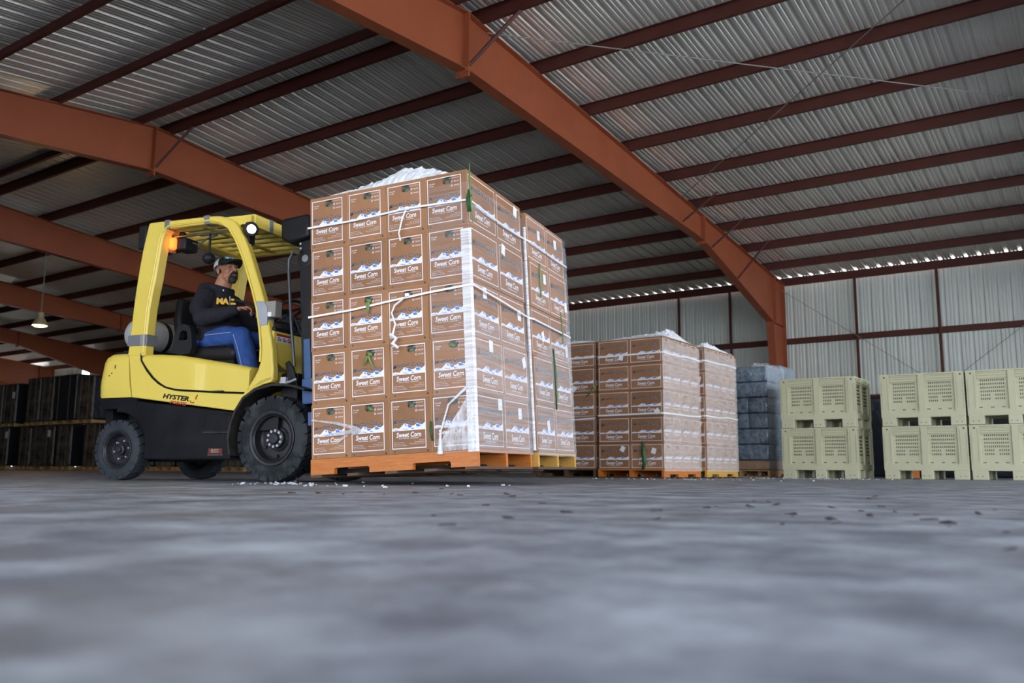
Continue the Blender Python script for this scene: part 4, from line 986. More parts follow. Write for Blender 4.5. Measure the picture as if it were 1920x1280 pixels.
# --- posts and roof
front_poly = [(-.012,.79),(-.012,.865),(-.032,1.035),(-.060,1.16),(-.087,1.27),(-.125,1.402),(-.168,1.52),(-.212,1.626),(-.265,1.76),(-.318,1.879),(-.365,1.975),(-.42,2.06),(-.485,2.125),(-.548,2.158),(-.611,2.180),(-.66,2.188),(-.724,2.192),(-1.0,2.198),(-1.28,2.200),
              (-1.28,2.130),(-1.0,2.130),(-.72,2.130),(-.66,2.120),(-.606,2.102),(-.555,2.075),(-.52,2.045),(-.48,2.005),(-.447,1.955),(-.40,1.87),(-.355,1.78),(-.305,1.66),(-.26,1.542),(-.225,1.45),(-.196,1.363),(-.175,1.28),(-.161,1.202),(-.143,1.10),(-.137,1.038),(-.140,.95),(-.165,.87),(-.215,.79),(-.275,.712),(-.20,.728),(-.10,.762)]
rear_poly = [(-1.535,1.04),(-1.529,1.08),(-1.519,1.217),(-1.504,1.448),(-1.487,1.64),(-1.465,1.819),(-1.44,1.98),(-1.410,2.12),(-1.395,2.185),(-1.385,2.202),(-1.20,2.200),(-1.17,2.130),(-1.215,2.10),(-1.235,2.02),(-1.255,1.88),(-1.277,1.71),(-1.303,1.57),(-1.324,1.436),(-1.331,1.30),(-1.336,1.208),(-1.340,1.04)]
for s in (-1,1):
    m = MB('yellow'); m.xz(front_poly, s*HW, s*(HW-.075)); P_('front_post', m, .014)
    m = MB('yellow'); m.xz(rear_poly, s*(HW+.002), s*(HW-.10)); P_('rear_post', m, .012)
    m = MB('yellow'); # raised lip along the post (groove look)
    lip = [(-1.345,1.06),(-1.345,1.21),(-1.338,1.44),(-1.292,1.72),(-1.262,1.92),(-1.235,2.08),(-1.16,2.142),(-.72,2.146),(-.60,2.118),(-.51,2.058),(-.435,1.955),(-.345,1.785),(-.25,1.545),(-.186,1.365),(-.150,1.20),(-.126,1.04),(-.128,.93)]
    m.tube([(x-.012, s*(HW+.003), z+.008) for x,z in lip], .009, seg=6); P_('post_lip', m)
m = MB('yellow'); m.bb((-1.39,-.50,2.12),(-1.25,.50,2.19)); m.bb((-.92,-.50,2.135),(-.86,.50,2.165)); P_('rear_header', m, .012)
m = MB('yellow')
m.xz([(-.66,2.185),(-.345,2.178),(-.318,2.165),(-.300,2.075),(-.38,2.072)]+[(-.43+.062*math.cos(R(a)),2.045+.062*math.sin(R(a))) for a in range(30,200,20)]+[(-.49,2.03),(-.53,2.10)], -.515, -.500)
m.xz([(-.66,2.185),(-.345,2.178),(-.318,2.165),(-.300,2.075),(-.38,2.072),(-.53,2.10)], .500, .515)
m.bb((-.345,-.515,2.075),(-.300,.515,2.175)); m.bb((-.66,-.51,2.168),(-.32,.51,2.182))
P_('front_header', m, .006)
for k in range(7):
    m = MB('yellow'); y = -.42+.14*k; m.bb((-1.27,y-.018,2.135),(-.34,y+.018,2.165)); P_('roof_bar', m, .006)
def band(pts, mm='tape', lab='grey duct tape band'):
    m = MB(mm); m.xz(pts, -HW-.006, -HW+.085); return P_('tape_band', m, .002, lab=lab)
band([(-1.210,2.122),(-1.213,2.206),(-1.165,2.206),(-1.160,2.122)]); band([(-.78,2.122),(-.79,2.199),(-.735,2.199),(-.728,2.122)])
band([(-.205,1.375),(-.218,1.43),(-.128,1.425),(-.095,1.375),(-.088,1.27),(-.086,1.235),(-.160,1.225),(-.178,1.29)],'tape_l','silver duct tape round the front post')
m = MB('tape','tape_l'); m.bb((-1.532,-HW-.009,1.128),(-1.318,-HW+.11,1.222)); m.bb((-1.395,-HW-.011,1.128),(-1.345,-HW-.008,1.224),'tape_l'); P_('tape_band', m, .003, lab='grey duct tape round the rear post base')
m = MB('tape'); m.bb((-.352,-.335,2.070),(-.296,-.285,2.180)); P_('tape_band', m, .002, lab='grey duct tape band')
m = MB('chrome'); m.cyl((-1.20,-.46,2.085),(-.55,-.46,2.085),.0075); P_('roof_rod', m)
# lights
HL = V((-.305,-.555,2.040)); hd = V((.80,-.56,-.10)).normalized(); hq = hd.to_track_quat('Z','Y').to_matrix().to_4x4()
m = MB('blackm'); m.lathe([(-.10,.02),(-.09,.045),(-.02,.062),(.0,.062),(.004,.050)], (0,0,0), 'z'); m.bb((-.03,-.03,-.08),(.03,.06,-.03)); m.xf(T3(*HL) @ hq); m.bb((-.40,-.53,1.93),(-.34,-.46,2.04)); hl = P_('headlamp', m, .003)
m = MB('lamp_face'); m.lathe([(-.002,.049),(.010,.043),(.016,.020),(.017,.004)], (0,0,0), 'z'); m.xf(T3(*HL) @ hq @ Matrix.Scale(.82,4)); P_('headlamp_lens', m, parent=hl, lab='glowing headlamp lens')
m = MB('blackm'); m.bb((-1.505,-HW+.0,1.975),(-1.42,-HW+.06,2.185)); rl = P_('rear_lamp', m, .012)
m = MB('red_lens'); m.bb((-1.510,-HW+.01,2.03),(-1.500,-HW+.05,2.10)); P_('rear_lamp_lens', m, .004, parent=rl, lab='red rear lamp lens')
m = MB('blackm'); m.bb((-1.20,-.46,1.965),(-1.08,-.30,2.075)); m.cyl((-1.17,-.40,2.07),(-1.17,-.40,2.14),.03); bc = P_('beacon', m, .015)
m = MB('beacon_face'); m.lathe([(0,.020),(.01,.034),(.08,.034),(.10,.028),(.105,.01)], (-1.205,-.47,1.970), 'z'); P_('beacon_bulb', m, parent=bc, lab='glowing amber beacon light')
m = MB('beacon_shell'); m.bb((-1.29,-.48,1.955),(-1.245,-.38,2.06)); P_('beacon_reflector', m, .012, parent=bc)
m = MB('blackm'); m.ell((-.93,-.33,1.90),(.055,.055,.05)); m.cyl((-.93,-.33,1.94),(-.93,-.33,2.13),.010); P_('roof_horn', m)
m = MB('hose'); m.tube([(-1.12,-.38,2.06),(-1.02,-.36,2.02),(-.94,-.34,2.08),(-.85,-.33,2.10)],.007,seg=6); P_('roof_cable', m)
# --- gas tank
tk = MB('tank'); r_ = .145
tk.lathe([(-.43,.02),(-.425,.055),(-.405,.095),(-.375,.126),(-.335,.143),(-.325,r_),(-.05,r_),(.0,r_),(.13,r_),(.145,.143),(.19,.122),(.225,.085),(.24,.04)], (0,0,0), 'y', seg=36)
tk.xf(T3(-1.665,0,1.272)); tank = P_('gas_tank', tk, angle=60)
m = MB('blackm'); m.lathe([(-.125,.150),(-.08,.150),(-.08,.144),(-.125,.144)], (-1.665,0,1.272), 'y', seg=36); m.bb((-1.76,-.40,1.07),(-1.50,.24,1.125)); P_('tank_bracket', m, .004)
# --- seat
m = MB('blackm'); m.xz([(-1.16,1.04),(-.64,1.02),(-.62,1.10),(-.68,1.135),(-1.10,1.145),(-1.18,1.12)], -.30, .22); P_('seat_cushion', m, .035, seg=3)
m = MB('black'); m.bb((-.92,-.305,1.128),(-.74,-.20,1.140)); P_('seat_trim', m, .005)
m = MB('blackm'); m.loft([[V((-1.20,y,1.12)) for y in (-.28,.20)]+[V((-1.30,.20,1.12)),V((-1.30,-.28,1.12))],[V((-1.27,-.27,1.40)),V((-1.27,.19,1.40)),V((-1.36,.19,1.40)),V((-1.36,-.27,1.40))],[V((-1.31,-.22,1.60)),V((-1.31,.14,1.60)),V((-1.38,.14,1.60)),V((-1.38,-.22,1.60))]]); P_('seat_back', m, .03, seg=3)
for s,y in ((-1,-.37),(1,.27)):
    m = MB('blackm'); o_ = [(-1.215,1.085),(-1.195,1.23),(-1.165,1.305),(-1.10,1.325),(-1.035,1.305),(-1.010,1.23),(-.995,1.12),(-1.02,1.07),(-1.12,1.06)]; i_ = [(-1.145,1.19),(-1.135,1.25),(-1.11,1.27),(-1.07,1.265),(-1.055,1.24),(-1.050,1.19),(-1.075,1.185),(-1.12,1.185),(-1.14,1.187)]
    for h0,h1 in ((y-.03,y+.03),):
        for k in range(9):
            a,b = o_[k],o_[(k+1)%9]; c,d = i_[(k+1)%9],i_[k]
            m.loft([[V((p[0],h0,p[1])) for p in (a,b,c,d)],[V((p[0],h1,p[1])) for p in (a,b,c,d)]])
    bmesh.ops.remove_doubles(m.bm, verts=m.bm.verts[:], dist=.0005)
    P_('hip_restraint', m, .0, angle=40)
m = MB('blackm')
for k in range(4): m.loft([[V((-1.12-.01*(k%2),-.24-.01*(k%2),1.035-.025*k)),V((-.68+.01*(k%2),-.24-.01*(k%2),1.03-.025*k)),V((-.68+.01*(k%2),.18,1.03-.025*k)),V((-1.12,.18,1.035-.025*k))],[V((-1.12-.01*((k+1)%2),-.24-.01*((k+1)%2),1.01-.025*k)),V((-.68,-.24-.01*((k+1)%2),1.005-.025*k)),V((-.68,.18,1.005-.025*k)),V((-1.12,.18,1.01-.025*k))]])
P_('seat_suspension', m, .004)
# --- wheels
def wheel(x, y, z, r, w, s, name, rubber, lugs, label):
    """s=-1: outer face toward -y"""
    root = empty(name, T3(x,y,z)); root.parent = FK
    q = MB(rubber); o_ = s*w/2
    k = r/.337
    prof = [(o_*.62,.205*k),(o_*.90,.212*k),(o_*1.0,.235*k),(o_*1.0,.275*k),(o_*.93,.300*k),(o_*.80,.314*k),(-o_*.80,.314*k),(-o_*.93,.300*k),(-o_*1.0,.275*k),(-o_*1.0,.235*k),(-o_*.6,.205*k),(o_*.62,.205*k)]
    q.lathe(prof, (0,0,0), 'y', seg=48, cap=False)
    for j in range(lugs):
        a = 2*math.pi*j/lugs
        for t in (-1,1):
            a2 = a+(math.pi/lugs if t > 0 else 0); da = math.pi/lugs*.86
            c0, c1 = (t*w*.02, t*w*.49)
            def pt(h, rr, aa): return V((rr*math.cos(aa), h, rr*math.sin(aa)))
            sk = .05
            q.loft([[pt(c0,r*.925,a2-da+sk),pt(c0,r*.925,a2+da+sk),pt(c1,r*.86,a2+da-sk),pt(c1,r*.86,a2-da-sk)],[pt(c0,r,a2-da*.9+sk),pt(c0,r,a2+da*.9+sk),pt(c1*.94,r*.985,a2+da*.9-sk),pt(c1*.94,r*.985,a2-da*.9-sk)]])
    t_ = q.build('tyre', root, smooth=True, angle=40)
    q = MB('rim')
    q.lathe([(o_*.66,.206*k),(o_*1.02,.212*k),(o_*1.04,.204*k),(o_*.98,.190*k),(o_*.90,.186*k),(o_*.80,.172*k),(o_*.10,.165*k),(-o_*.05,.150*k),(-o_*.02,.100*k),(o_*.15,.085*k),(o_*.15,.004)], (0,0,0), 'y', seg=48, cap=False)
    q.build('rim', root, smooth=True, angle=40)
    q = MB('rim','bolt'); hr = .075*k if r > .3 else .06*k
    q.lathe([(o_*.1,hr),(o_*.50,hr),(o_*.52,hr*.95),(o_*.54,hr*.60),(o_*.78,hr*.55),(o_*.82,hr*.48),(o_*.82,.004)], (0,0,0), 'y', seg=32)
    hb = q.build('hub', root, smooth=True, angle=35)
    nb = 10 if r > .3 else 6; br = .062*k if r > .3 else .105*k
    for j in range(nb):
        a = 2*math.pi*j/nb+.2; b = MB('bolt' if r > .3 else 'bolt'); c = V((br*math.cos(a),0,br*math.sin(a))); h0 = o_*.50 if r > .3 else o_*.05
        b.cyl(c+V((0,h0,0)), c+V((0,h0+o_*.14 if r>.3 else h0+s*.02,0)), .0095*k*1.2, seg=6); b.build('wheel_nut', hb, smooth=False)
    if r > .3:
        for j in range(6):
            a = 2*math.pi*j/6+.5; b = MB('rim'); c = V((.135*math.cos(a),0,.135*math.sin(a))); b.cyl(c+V((0,0,0)), c+V((0,o_*.2,0)), .014, .011, seg=6); b.build('rim_bolt', hb)
    root['label'] = label
    return root
wheel(0,-.475,.337,.337,.19,-1,'front_wheel','tyre',22,'large worn front wheel with lugged black tyre'); wheel(0,.475,.337,.337,.19,1,'front_wheel','tyre',22,'far front wheel')
wheel(-1.605,-.475,.256,.256,.15,-1,'rear_wheel','tyre_rear',20,'smaller rear wheel'); wheel(-1.605,.475,.256,.256,.15,1,'rear_wheel','tyre_rear',20,'far rear wheel')
m = MB('blackdirt'); m.cyl((0,-.37,.337),(0,.37,.337),.09); m.bb((-.35,-.33,.22),(.12,.33,.56)); P_('drive_axle', m, .01)
# fenders
for s in (-1,1):
    m = MB('blackdirt'); fo = [(-.405,.20),(-.430,.34),(-.415,.45),(-.372,.556),(-.295,.664),(-.169,.733),(-.016,.765),(.10,.762),(.20,.745),(.30,.715)]
    rings = []
    for k,(x,z) in enumerate(fo):
        d = V((x,0,z-.337)).normalized(); a_ = V((x,0,z)); b_ = a_-d*.022
        rings.append([V((a_.x,s*(HW+.010),a_.z)),V((a_.x,s*.34,a_.z)),V((b_.x,s*.34,b_.z)),V((b_.x,s*(HW+.010),b_.z))])
    m.loft(rings); P_('fender', m, .006, angle=50)
m = MB('blackm')
for y in (-.43,):
    m.loft([[V((.02,y-.01,.75)),V((.13,y-.01,.75)),V((.13,y+.01,.75)),V((.02,y+.01,.75))],[V((.015,y-.01,.88)),V((.08,y-.01,.90)),V((.08,y+.01,.90)),V((.015,y+.01,.88))],[V((-.0,y-.01,.94)),V((.03,y-.01,.96)),V((.03,y+.01,.96)),V((-.0,y+.01,.94))]])
P_('cowl_bracket', m, .006)
m = MB('blackm'); m.bb((-.06,-.40,.60),(.10,.40,.86)); P_('cowl_underside', m, .01)
m = MB('bolt'); m.tube([(.02,-.52,.775),(.10,-.52,.775),(.16,-.50,.80)], .010, seg=8); m.box((.06,-.52,.79),(.05,.03,.05)); P_('fender_lever', m)

# --- mast (tilted back)
TILT = T3(.16,0,.15) @ Matrix.Rotation(R(-4.2),4,'Y') @ T3(-.16,0,-.15)
def chan(m, x, y, w, d, z0, z1, s, mm=None):
    t = .016; m.bb((x,y-t/2,z0),(x+d,y+t/2,z1),mm); m.bb((x,min(y,y-s*w),z0),(x+t,max(y,y-s*w),z1),mm); m.bb((x+d-t,min(y,y-s*w),z0),(x+d,max(y,y-s*w),z1),mm)
for s in (-1,1):
    m = MB('black'); chan(m, .165, s*.36, .06, .15, .07, 2.04, s); m.xf(TILT); P_('mast_channel', m, .003)
    m = MB('black'); chan(m, .195, s*.29, .05, .12, .16, 2.08, s); m.xf(TILT); P_('inner_mast_channel', m, .003)
    m = MB('blackdirt','chrome'); m.cyl((.19,s*.20,.12),(.19,s*.20,1.55),.032); m.cyl((.19,s*.20,1.55),(.19,s*.20,2.02),.020,None,'chrome'); m.xf(TILT); P_('lift_cylinder', m)
m = MB('black'); m.xz([(.03,1.98),(.02,2.0),(.02,2.13),(.04,2.16),(.30,2.16),(.30,1.96),(.10,1.94)], -.42, .42); m.xf(TILT); P_('mast_crosshead', m, .025, seg=3)
m = MB('black'); m.bb((.165,-.36,.10),(.185,.36,.25)); m.bb((.165,-.36,.95),(.185,.36,1.05)); m.bb((.30,-.28,1.5),(.315,.28,1.6)); m.xf(TILT); P_('mast_crossmember', m, .004)
m = MB('hose')
m.tube([(.20,-.40,1.86),(.13,-.40,1.87),(.085,-.40,1.80),(.08,-.40,1.70),(.10,-.41,1.3),(.125,-.41,.92)], .012, seg=8); m.tube([(.235,-.33,1.62),(.20,-.33,1.80),(.235,-.33,1.93)], .011, seg=8); m.xf(TILT); P_('hydraulic_hose', m)
m = MB('blackm','hose','bolt'); m.lathe([(-.015,.06),(-.012,.075),(.012,.075),(.015,.06),(.015,.02)], (.225,-.36,1.80), 'y', seg=28); m.lathe([(-.018,.03),(-.018,.01)], (.225,-.36,1.80),'y','bolt',20); m.xf(TILT); P_('hose_pulley', m)
m = MB('bolt')
for z in (1.93,1.89): m.cyl((.185,-.378,z),(.185,-.37,z),.010,seg=8)
m.xf(TILT); P_('mast_bolts', m)
m = MB('blackdirt')
for s in (-1,1): m.tube([(.15,s*.12,.20),(.15,s*.12,2.0)],.010,seg=6)
m.xf(TILT); P_('lift_chain', m)
for s in (-1,1):
    m = MB('blackm'); m.cyl((-.10,s*.28,.52),(.20,s*.30,.62),.035); P_('tilt_cylinder', m)
# carriage + backrest + forks (blue)
CAR = T3(*PIV) @ Matrix.Rotation(R(-3.1),4,'Y') @ T3(-PIV.x,-PIV.y,-PIV.z)
m = MB('blue','blackm'); m.bb((.50,-.70,.28),(.56,.70,.40)); m.bb((.50,-.70,.60),(.56,.70,.72)); m.bb((.42,-.52,.30),(.50,-.34,.78)); m.bb((.42,.34,.30),(.50,.52,.78))
m.bb((.34,-.24,.18),(.50,-.18,.95)); m.bb((.34,.18,.18),(.50,.24,.95)); m.xf(CAR); P_('fork_carriage', m, .008)
m = MB('blue','bolt','blackm'); m.bb((.235,-.44,.76),(.30,-.38,1.12)); m.bb((.22,-.45,.60),(.32,-.36,.80))
for z in (.90,1.08,.66): m.cyl((.222,-.41,z),(.236,-.41,z),.012,None,'bolt',8)
m.xf(TILT); P_('side_shift_bracket', m, .008)
m = MB('blue','blackm'); m.bb((.24,-.46,.265),(.40,-.36,.39)); m.bb((.10,-.46,.305),(.245,-.43,.345),'blackm'); m.xf(TILT); P_('lower_shift_bracket', m, .008)
m = MB('blue')
for y in (-.66,-.40,-.13,.13,.40,.66): m.bb((.60,y-.018,.72),(.635,y+.018,1.50))
m.bb((.60,-.68,1.48),(.635,.68,1.53)); m.bb((.57,-.70,.45),(.60,.70,.73)); m.xf(CAR); P_('load_backrest', m, .004)
for y in (-.80,-.30,.28,.70):
    m = MB('blackdirt'); m.xz([(.64,.50),(.64,.075),(.66,.062),(1.90,.066),(1.92,.072),(1.90,.080),(.70,.100),(.68,.13),(.675,.50)], y-.055, y+.055); m.xf(CAR); P_('fork', m, .003)
m = MB('blue'); m.bb((.56,-.86,.42),(.60,.78,.52)); m.xf(CAR); P_('fork_spreader', m, .005)

# ================================================================== DRIVER
DR = empty('person', ROOT @ T3(-1.0,-.08,1.14), 'man in white and black cap, black sweatshirt and blue jeans driving the forklift', 'person')
DL = T3(1.0,.08,-1.14)            # forklift-local -> person-local
HM = T3(-.935,-.085,1.848) @ Rz(R(-16)) @ Matrix.Rotation(R(-7),4,'Y') @ Matrix.Scale(1.07,4)
def H(p): return HM @ V(p)
b = MB('skin')
def hell(c, r): 
    bb_ = MB('skin'); q = HM.to_euler(); b.ell(H(c), r, None, q, 20, 14)
hell((-.015,0,.030),(.098,.078,.090)); hell((.028,0,-.035),(.068,.062,.078)); hell((.052,0,-.092),(.034,.036,.030)); hell((-.02,0,-.05),(.07,.066,.07)); hell((.035,0,-.085),(.045,.052,.035))
for s in (-1,1):
    hell((.052,s*.036,-.028),(.036,.028,.034)); hell((.088,s*.013,-.036),(.013,.010,.009)); hell((-.012,s*.080,-.018),(.020,.008,.030)); hell((-.014,s*.084,-.004),(.021,.009,.020)); hell((.072,s*.032,.024),(.016,.020,.009)); hell((.03,s*.045,-.068),(.035,.02,.025))
    hell((.070,s*.031,-.008),(.016,.016,.006))
hell((.080,0,.020),(.014,.045,.010)); hell((.080,0,-.048),(.016,.028,.012)); hell((.085,0,-.060),(.014,.022,.008)); hell((.080,0,-.070),(.014,.022,.009))
b.tube([H((.083,0,.018)),H((.098,0,-.005)),H((.114,0,-.028)),H((.108,0,-.036))],[.009,.011,.014,.012],seg=12)
b.tube([H((-.02,0,-.05)),V((-.975,-.085,1.71)),V((-1.0,-.085,1.62)),V((-1.0,-.08,1.5))],[.066,.074,.088,.11],seg=16)
# torso and limbs inside the clothes
b.ell((-1.03,-.08,1.45),(.12,.17,.18)); b.ell((-1.0,-.08,1.26),(.13,.16,.14)); 
def limb(mb, pts, rs, seg=14):
    P = [V(p) for p in pts]; mb.tube(P, rs, seg=seg)
    for p,r_ in zip(P,rs): mb.ell(p,(r_,r_,r_),None,None,14,10)
RA = [(-1.03,-.27,1.56),(-.915,-.365,1.375),(-.665,-.275,1.440)]; LA = [(-1.02,.12,1.56),(-.84,.20,1.37),(-.58,.17,1.475)]
RW, LW = V((-.640,-.268,1.447)), V((-.56,.165,1.482))
limb(b, RA+[RW], [.055,.042,.030,.026]); limb(b, LA+[LW], [.055,.042,.030,.026])
limb(b, [(-1.0,-.18,1.21),(-.64,-.21,1.215),(-.49,-.215,.78),(-.47,-.215,.68)], [.07,.055,.045,.035]); limb(b, [(-1.0,.02,1.21),(-.62,.08,1.215),(-.42,.10,.80),(-.40,.10,.68)], [.07,.055,.045,.035])
# hands
def hand(w, fwd, side, up, curl):
    fwd, side, up = V(fwd).normalized(), V(side).normalized(), V(up).normalized()
    c = w+fwd*.05
    for t in (-.028,-.010,.010,.028): b.tube([w+side*t*.6, w+fwd*.085+side*t],[.016,.0125],seg=8)
    b.ell(c,(.03,.03,.016),None,fwd.to_track_quat('X','Z').to_euler(),12,8)
    for t,L_ in ((-.030,.62),(-.010,.85),(.010,.92),(.030,.82)):
        p = w+fwd*.085+side*t; ang = 0; d = fwd; pts = [p]
        for seg_,ln in enumerate((.040*L_/.85,.028*L_/.85,.022*L_/.85)):
            ang += curl[seg_]; d = fwd*math.cos(ang)-up*math.sin(ang); pts.append(pts[-1]+d*ln)
        b.tube(pts,[.0095,.009,.0085,.007],seg=8); b.ell(pts[-1],(.0075,)*3,None,None,8,6)
    th = w+fwd*.03+side*.028; pts = [th, th+(fwd*.5+side*.8-up*.2).normalized()*.035]; pts.append(pts[-1]+(fwd*.9+side*.15-up*.5).normalized()*.028); pts.append(pts[-1]+(fwd*.9-side*.2-up*.5).normalized()*.022)
    b.tube(pts,[.013,.012,.010,.008],seg=8)
rim_r = V((-.47,-.11,1.43))
hand(RW, (.86,.42,.12), (.35,-.85,.1), (-.1,.0,1), (.55,.95,.8)); hand(LW, (.85,-.35,.0), (.3,.9,.1), (-.1,0,1), (.6,.9,.8))
b.xf(DL); body = b.build('body', DR, remesh=.0048)
# eyes, brows, lips, beard
e_ = MB('eye','iris','skin')
for s in (-1,1):
    e_.ell((.0755,s*.0315,.007),(.0105,.0125,.0070),'eye',None,14,10); e_.ell((.0855,s*.0315+.0,.009),(.0035,.0055,.0058),'iris',None,10,8)
e_.xf(DL @ HM); e_.build('eyes', DR, smooth=True)
e_ = MB('hair')
for s in (-1,1): e_.tube([(.089,s*.012,.026),(.090,s*.032,.031),(.076,s*.052,.025)],[.003,.0045,.003],seg=6)
e_.tube([(.098,-.030,-.060),(.104,-.016,-.047),(.107,0,-.045),(.104,.016,-.047),(.098,.030,-.060)],[.006,.008,.008,.008,.006],seg=8)
e_.xf(DL @ HM); e_.build('moustache', DR, smooth=True)
e_ = MB('hair'); e_.ell((.066,0,-.096),(.037,.037,.034)); e_.ell((.078,0,-.112),(.026,.026,.024))
for s in (-1,1): e_.tube([(.094,s*.028,-.058),(.086,s*.032,-.075),(.070,s*.034,-.095)],[.007,.009,.012],seg=8)
e_.xf(DL @ HM); e_.build('beard', DR, remesh=.004)
e_ = MB('lip'); e_.ell((.0985,0,-.061),(.007,.021,.0045)); e_.ell((.0965,0,-.070),(.008,.019,.0055)); e_.xf(DL @ HM); e_.build('lips', DR, smooth=True)
e_ = MB('hair'); e_.ell((-.035,0,.0),(.080,.0745,.045)); e_.xf(DL @ HM); e_.build('hair', DR, smooth=True)
# cap
CAPM = Matrix.Rotation(R(-4),4,'Y')
c_ = MB('capk','capw','teal')
def crown(x0a, x1a, m_, sc_=1.):
    n1, n2 = 12, 10
    for i in range(n1):
        for j in range(n2):
            def pt(i,j):
                a = x0a+(x1a-x0a)*i/n1; e = R(90)*j/n2
                return V((-.014+.111*sc_*math.cos(e)*math.cos(a), .089*sc_*math.cos(e)*math.sin(a), .030+.082*sc_*math.sin(e)**.8*1))
            q = [pt(i,j),pt(i+1,j),pt(i+1,j+1),pt(i,j+1)]
            if j == n2-1: q = q[:3]
            c_.poly(q, m_)
crown(R(-78),R(78),'capk'); crown(R(78),R(282),'capw')
n = 14; br = []
for i in range(n+1):
    a = R(-62+124*i/n); inn = V((-.014+.111*math.cos(a), .089*math.sin(a), .033)); f = math.cos(a*90/62*1.0) ; out = inn+V((.082*max(0,f)**.6, .004*math.sin(a), .004-.030*math.sin(a)**2))
    br.append((inn,out))
for (a,d),(e,f) in zip(br,br[1:]):
    c_.poly([a,d,f,e],'capk'); 
def cpt(a,e,k=1.03): return V((-.014+.111*k*math.cos(R(e))*math.cos(R(a)), .089*k*math.cos(R(e))*math.sin(R(a)), .030+.082*k*math.sin(R(e))**.8))
for a0 in range(-45,5,10):
    for e0 in (24,38): c_.poly([cpt(a0,e0),cpt(a0+10,e0),cpt(a0+10,e0+14),cpt(a0,e0+14)], 'teal' if (a0//10+e0//14)%3 else 'capw')
bmesh.ops.remove_doubles(c_.bm, verts=c_.bm.verts[:], dist=.0003)
c_.xf(DL @ HM @ CAPM); cap = c_.build('cap', DR, smooth=True, angle=60); sd = cap.modifiers.new('s','SOLIDIFY'); sd.thickness = .004; sd.offset = 1
# sweatshirt
s_ = MB('sweat')
s_.ell((-1.035,-.08,1.49),(.165,.215,.165)); s_.ell((-.985,-.08,1.315),(.190,.215,.165)); s_.ell((-1.0,-.08,1.22),(.175,.215,.08)); s_.ell((-1.06,-.09,1.64),(.13,.185,.085))
limb(s_, [(-1.02,-.245,1.565),(-1.0,-.33,1.47),(-.925,-.375,1.375),(-.78,-.33,1.398),(-.668,-.280,1.438)], [.098,.088,.080,.066,.048]); limb(s_, [(-1.02,.10,1.565),(-.96,.19,1.46),(-.85,.21,1.37),(-.70,.18,1.42),(-.60,.17,1.465)], [.098,.090,.084,.074,.058])
for k in range(22):
    a = 2*math.pi*k/22; s_.ell((-1.005+.098*math.cos(a),-.085+.105*math.sin(a),1.690-.030*math.cos(a)),(.029,.029,.027))
s_.ell((-1.12,-.085,1.69),(.07,.13,.06)); s_.ell((-.965,-.09,1.60),(.10,.13,.085))
s_.xf(DL); sw = s_.build('sweatshirt', DR, remesh=.009)
q = MB('cuff'); q.tube([(-.672,-.282,1.437),(-.648,-.272,1.444)],[.034,.032],seg=14); q.tube([(-.598,.17,1.466),(-.575,.168,1.476)],[.034,.032],seg=14); q.xf(DL); q.build('cuffs', DR, smooth=True)
q = MB('gold'); 
GM = T3(-.885,-.262,1.512) @ Rz(R(32)) @ Matrix.Rotation(R(90),4,'X')
for q2 in text_polys('MA', .06):
    q.prism([(.105*a,.055*b) for a,b in q2], lambda u,v,h: GM @ V((u,v,h)), -.06, -.016)
q.prism([(.12,.0),(.16,.0),(.16,.018),(.12,.018)], lambda u,v,h: GM @ V((u,v,h)), -.07, -.018); q.prism([(.12,.035),(.15,.035),(.15,.053),(.12,.053)], lambda u,v,h: GM @ V((u,v,h)), -.07, -.018)
q.xf(DL); q.build('chest_print', DR, smooth=False)
q = MB('strap'); q.tube([(-.862,-.12,1.60),(-.838,-.14,1.52),(-.80,-.17,1.44)],[.003]*3,seg=6); q.tube([(-.868,-.20,1.645),(-.862,-.205,1.635)],.006,seg=8); q.xf(DL); q.build('drawstring', DR, smooth=True)
# jeans
j_ = MB('jean')
j_.ell((-1.03,-.08,1.205),(.165,.20,.085)); limb(j_, [(-1.0,-.185,1.215),(-.80,-.205,1.225),(-.635,-.215,1.218),(-.575,-.218,1.08),(-.53,-.218,.93),(-.495,-.218,.80),(-.475,-.218,.70)], [.100,.098,.088,.085,.078,.072,.068])
limb(j_, [(-1.0,.03,1.215),(-.80,.06,1.225),(-.62,.09,1.215),(-.53,.10,1.0),(-.43,.10,.76)], [.100,.096,.086,.078,.068])
j_.xf(DL); j_.build('jeans', DR, remesh=.008)
q = MB('stitch'); q.tube([(-.95,-.302,1.235),(-.80,-.304,1.24),(-.68,-.302,1.245)],.003,seg=5); q.tube([(-.65,-.302,1.225),(-.60,-.304,1.12),(-.555,-.298,.98),(-.52,-.292,.85)],.003,seg=5); q.xf(DL); q.build('jean_stitching', DR, smooth=False)
for y in (-.218,.10):
    q = MB('blackm'); xo = -.43 if y < 0 else -.38; q.ell((xo+.03,y,.645),(.13,.05,.045)); q.ell((xo-.05,y,.675),(.05,.045,.05)); q.xf(DL); q.build('shoe', DR, smooth=True)
q = MB('blackm'); q.tube([(-.62,-.40,1.50),(-.56,-.39,1.49),(-.50,-.38,1.475)],[.010,.014,.010],seg=8)

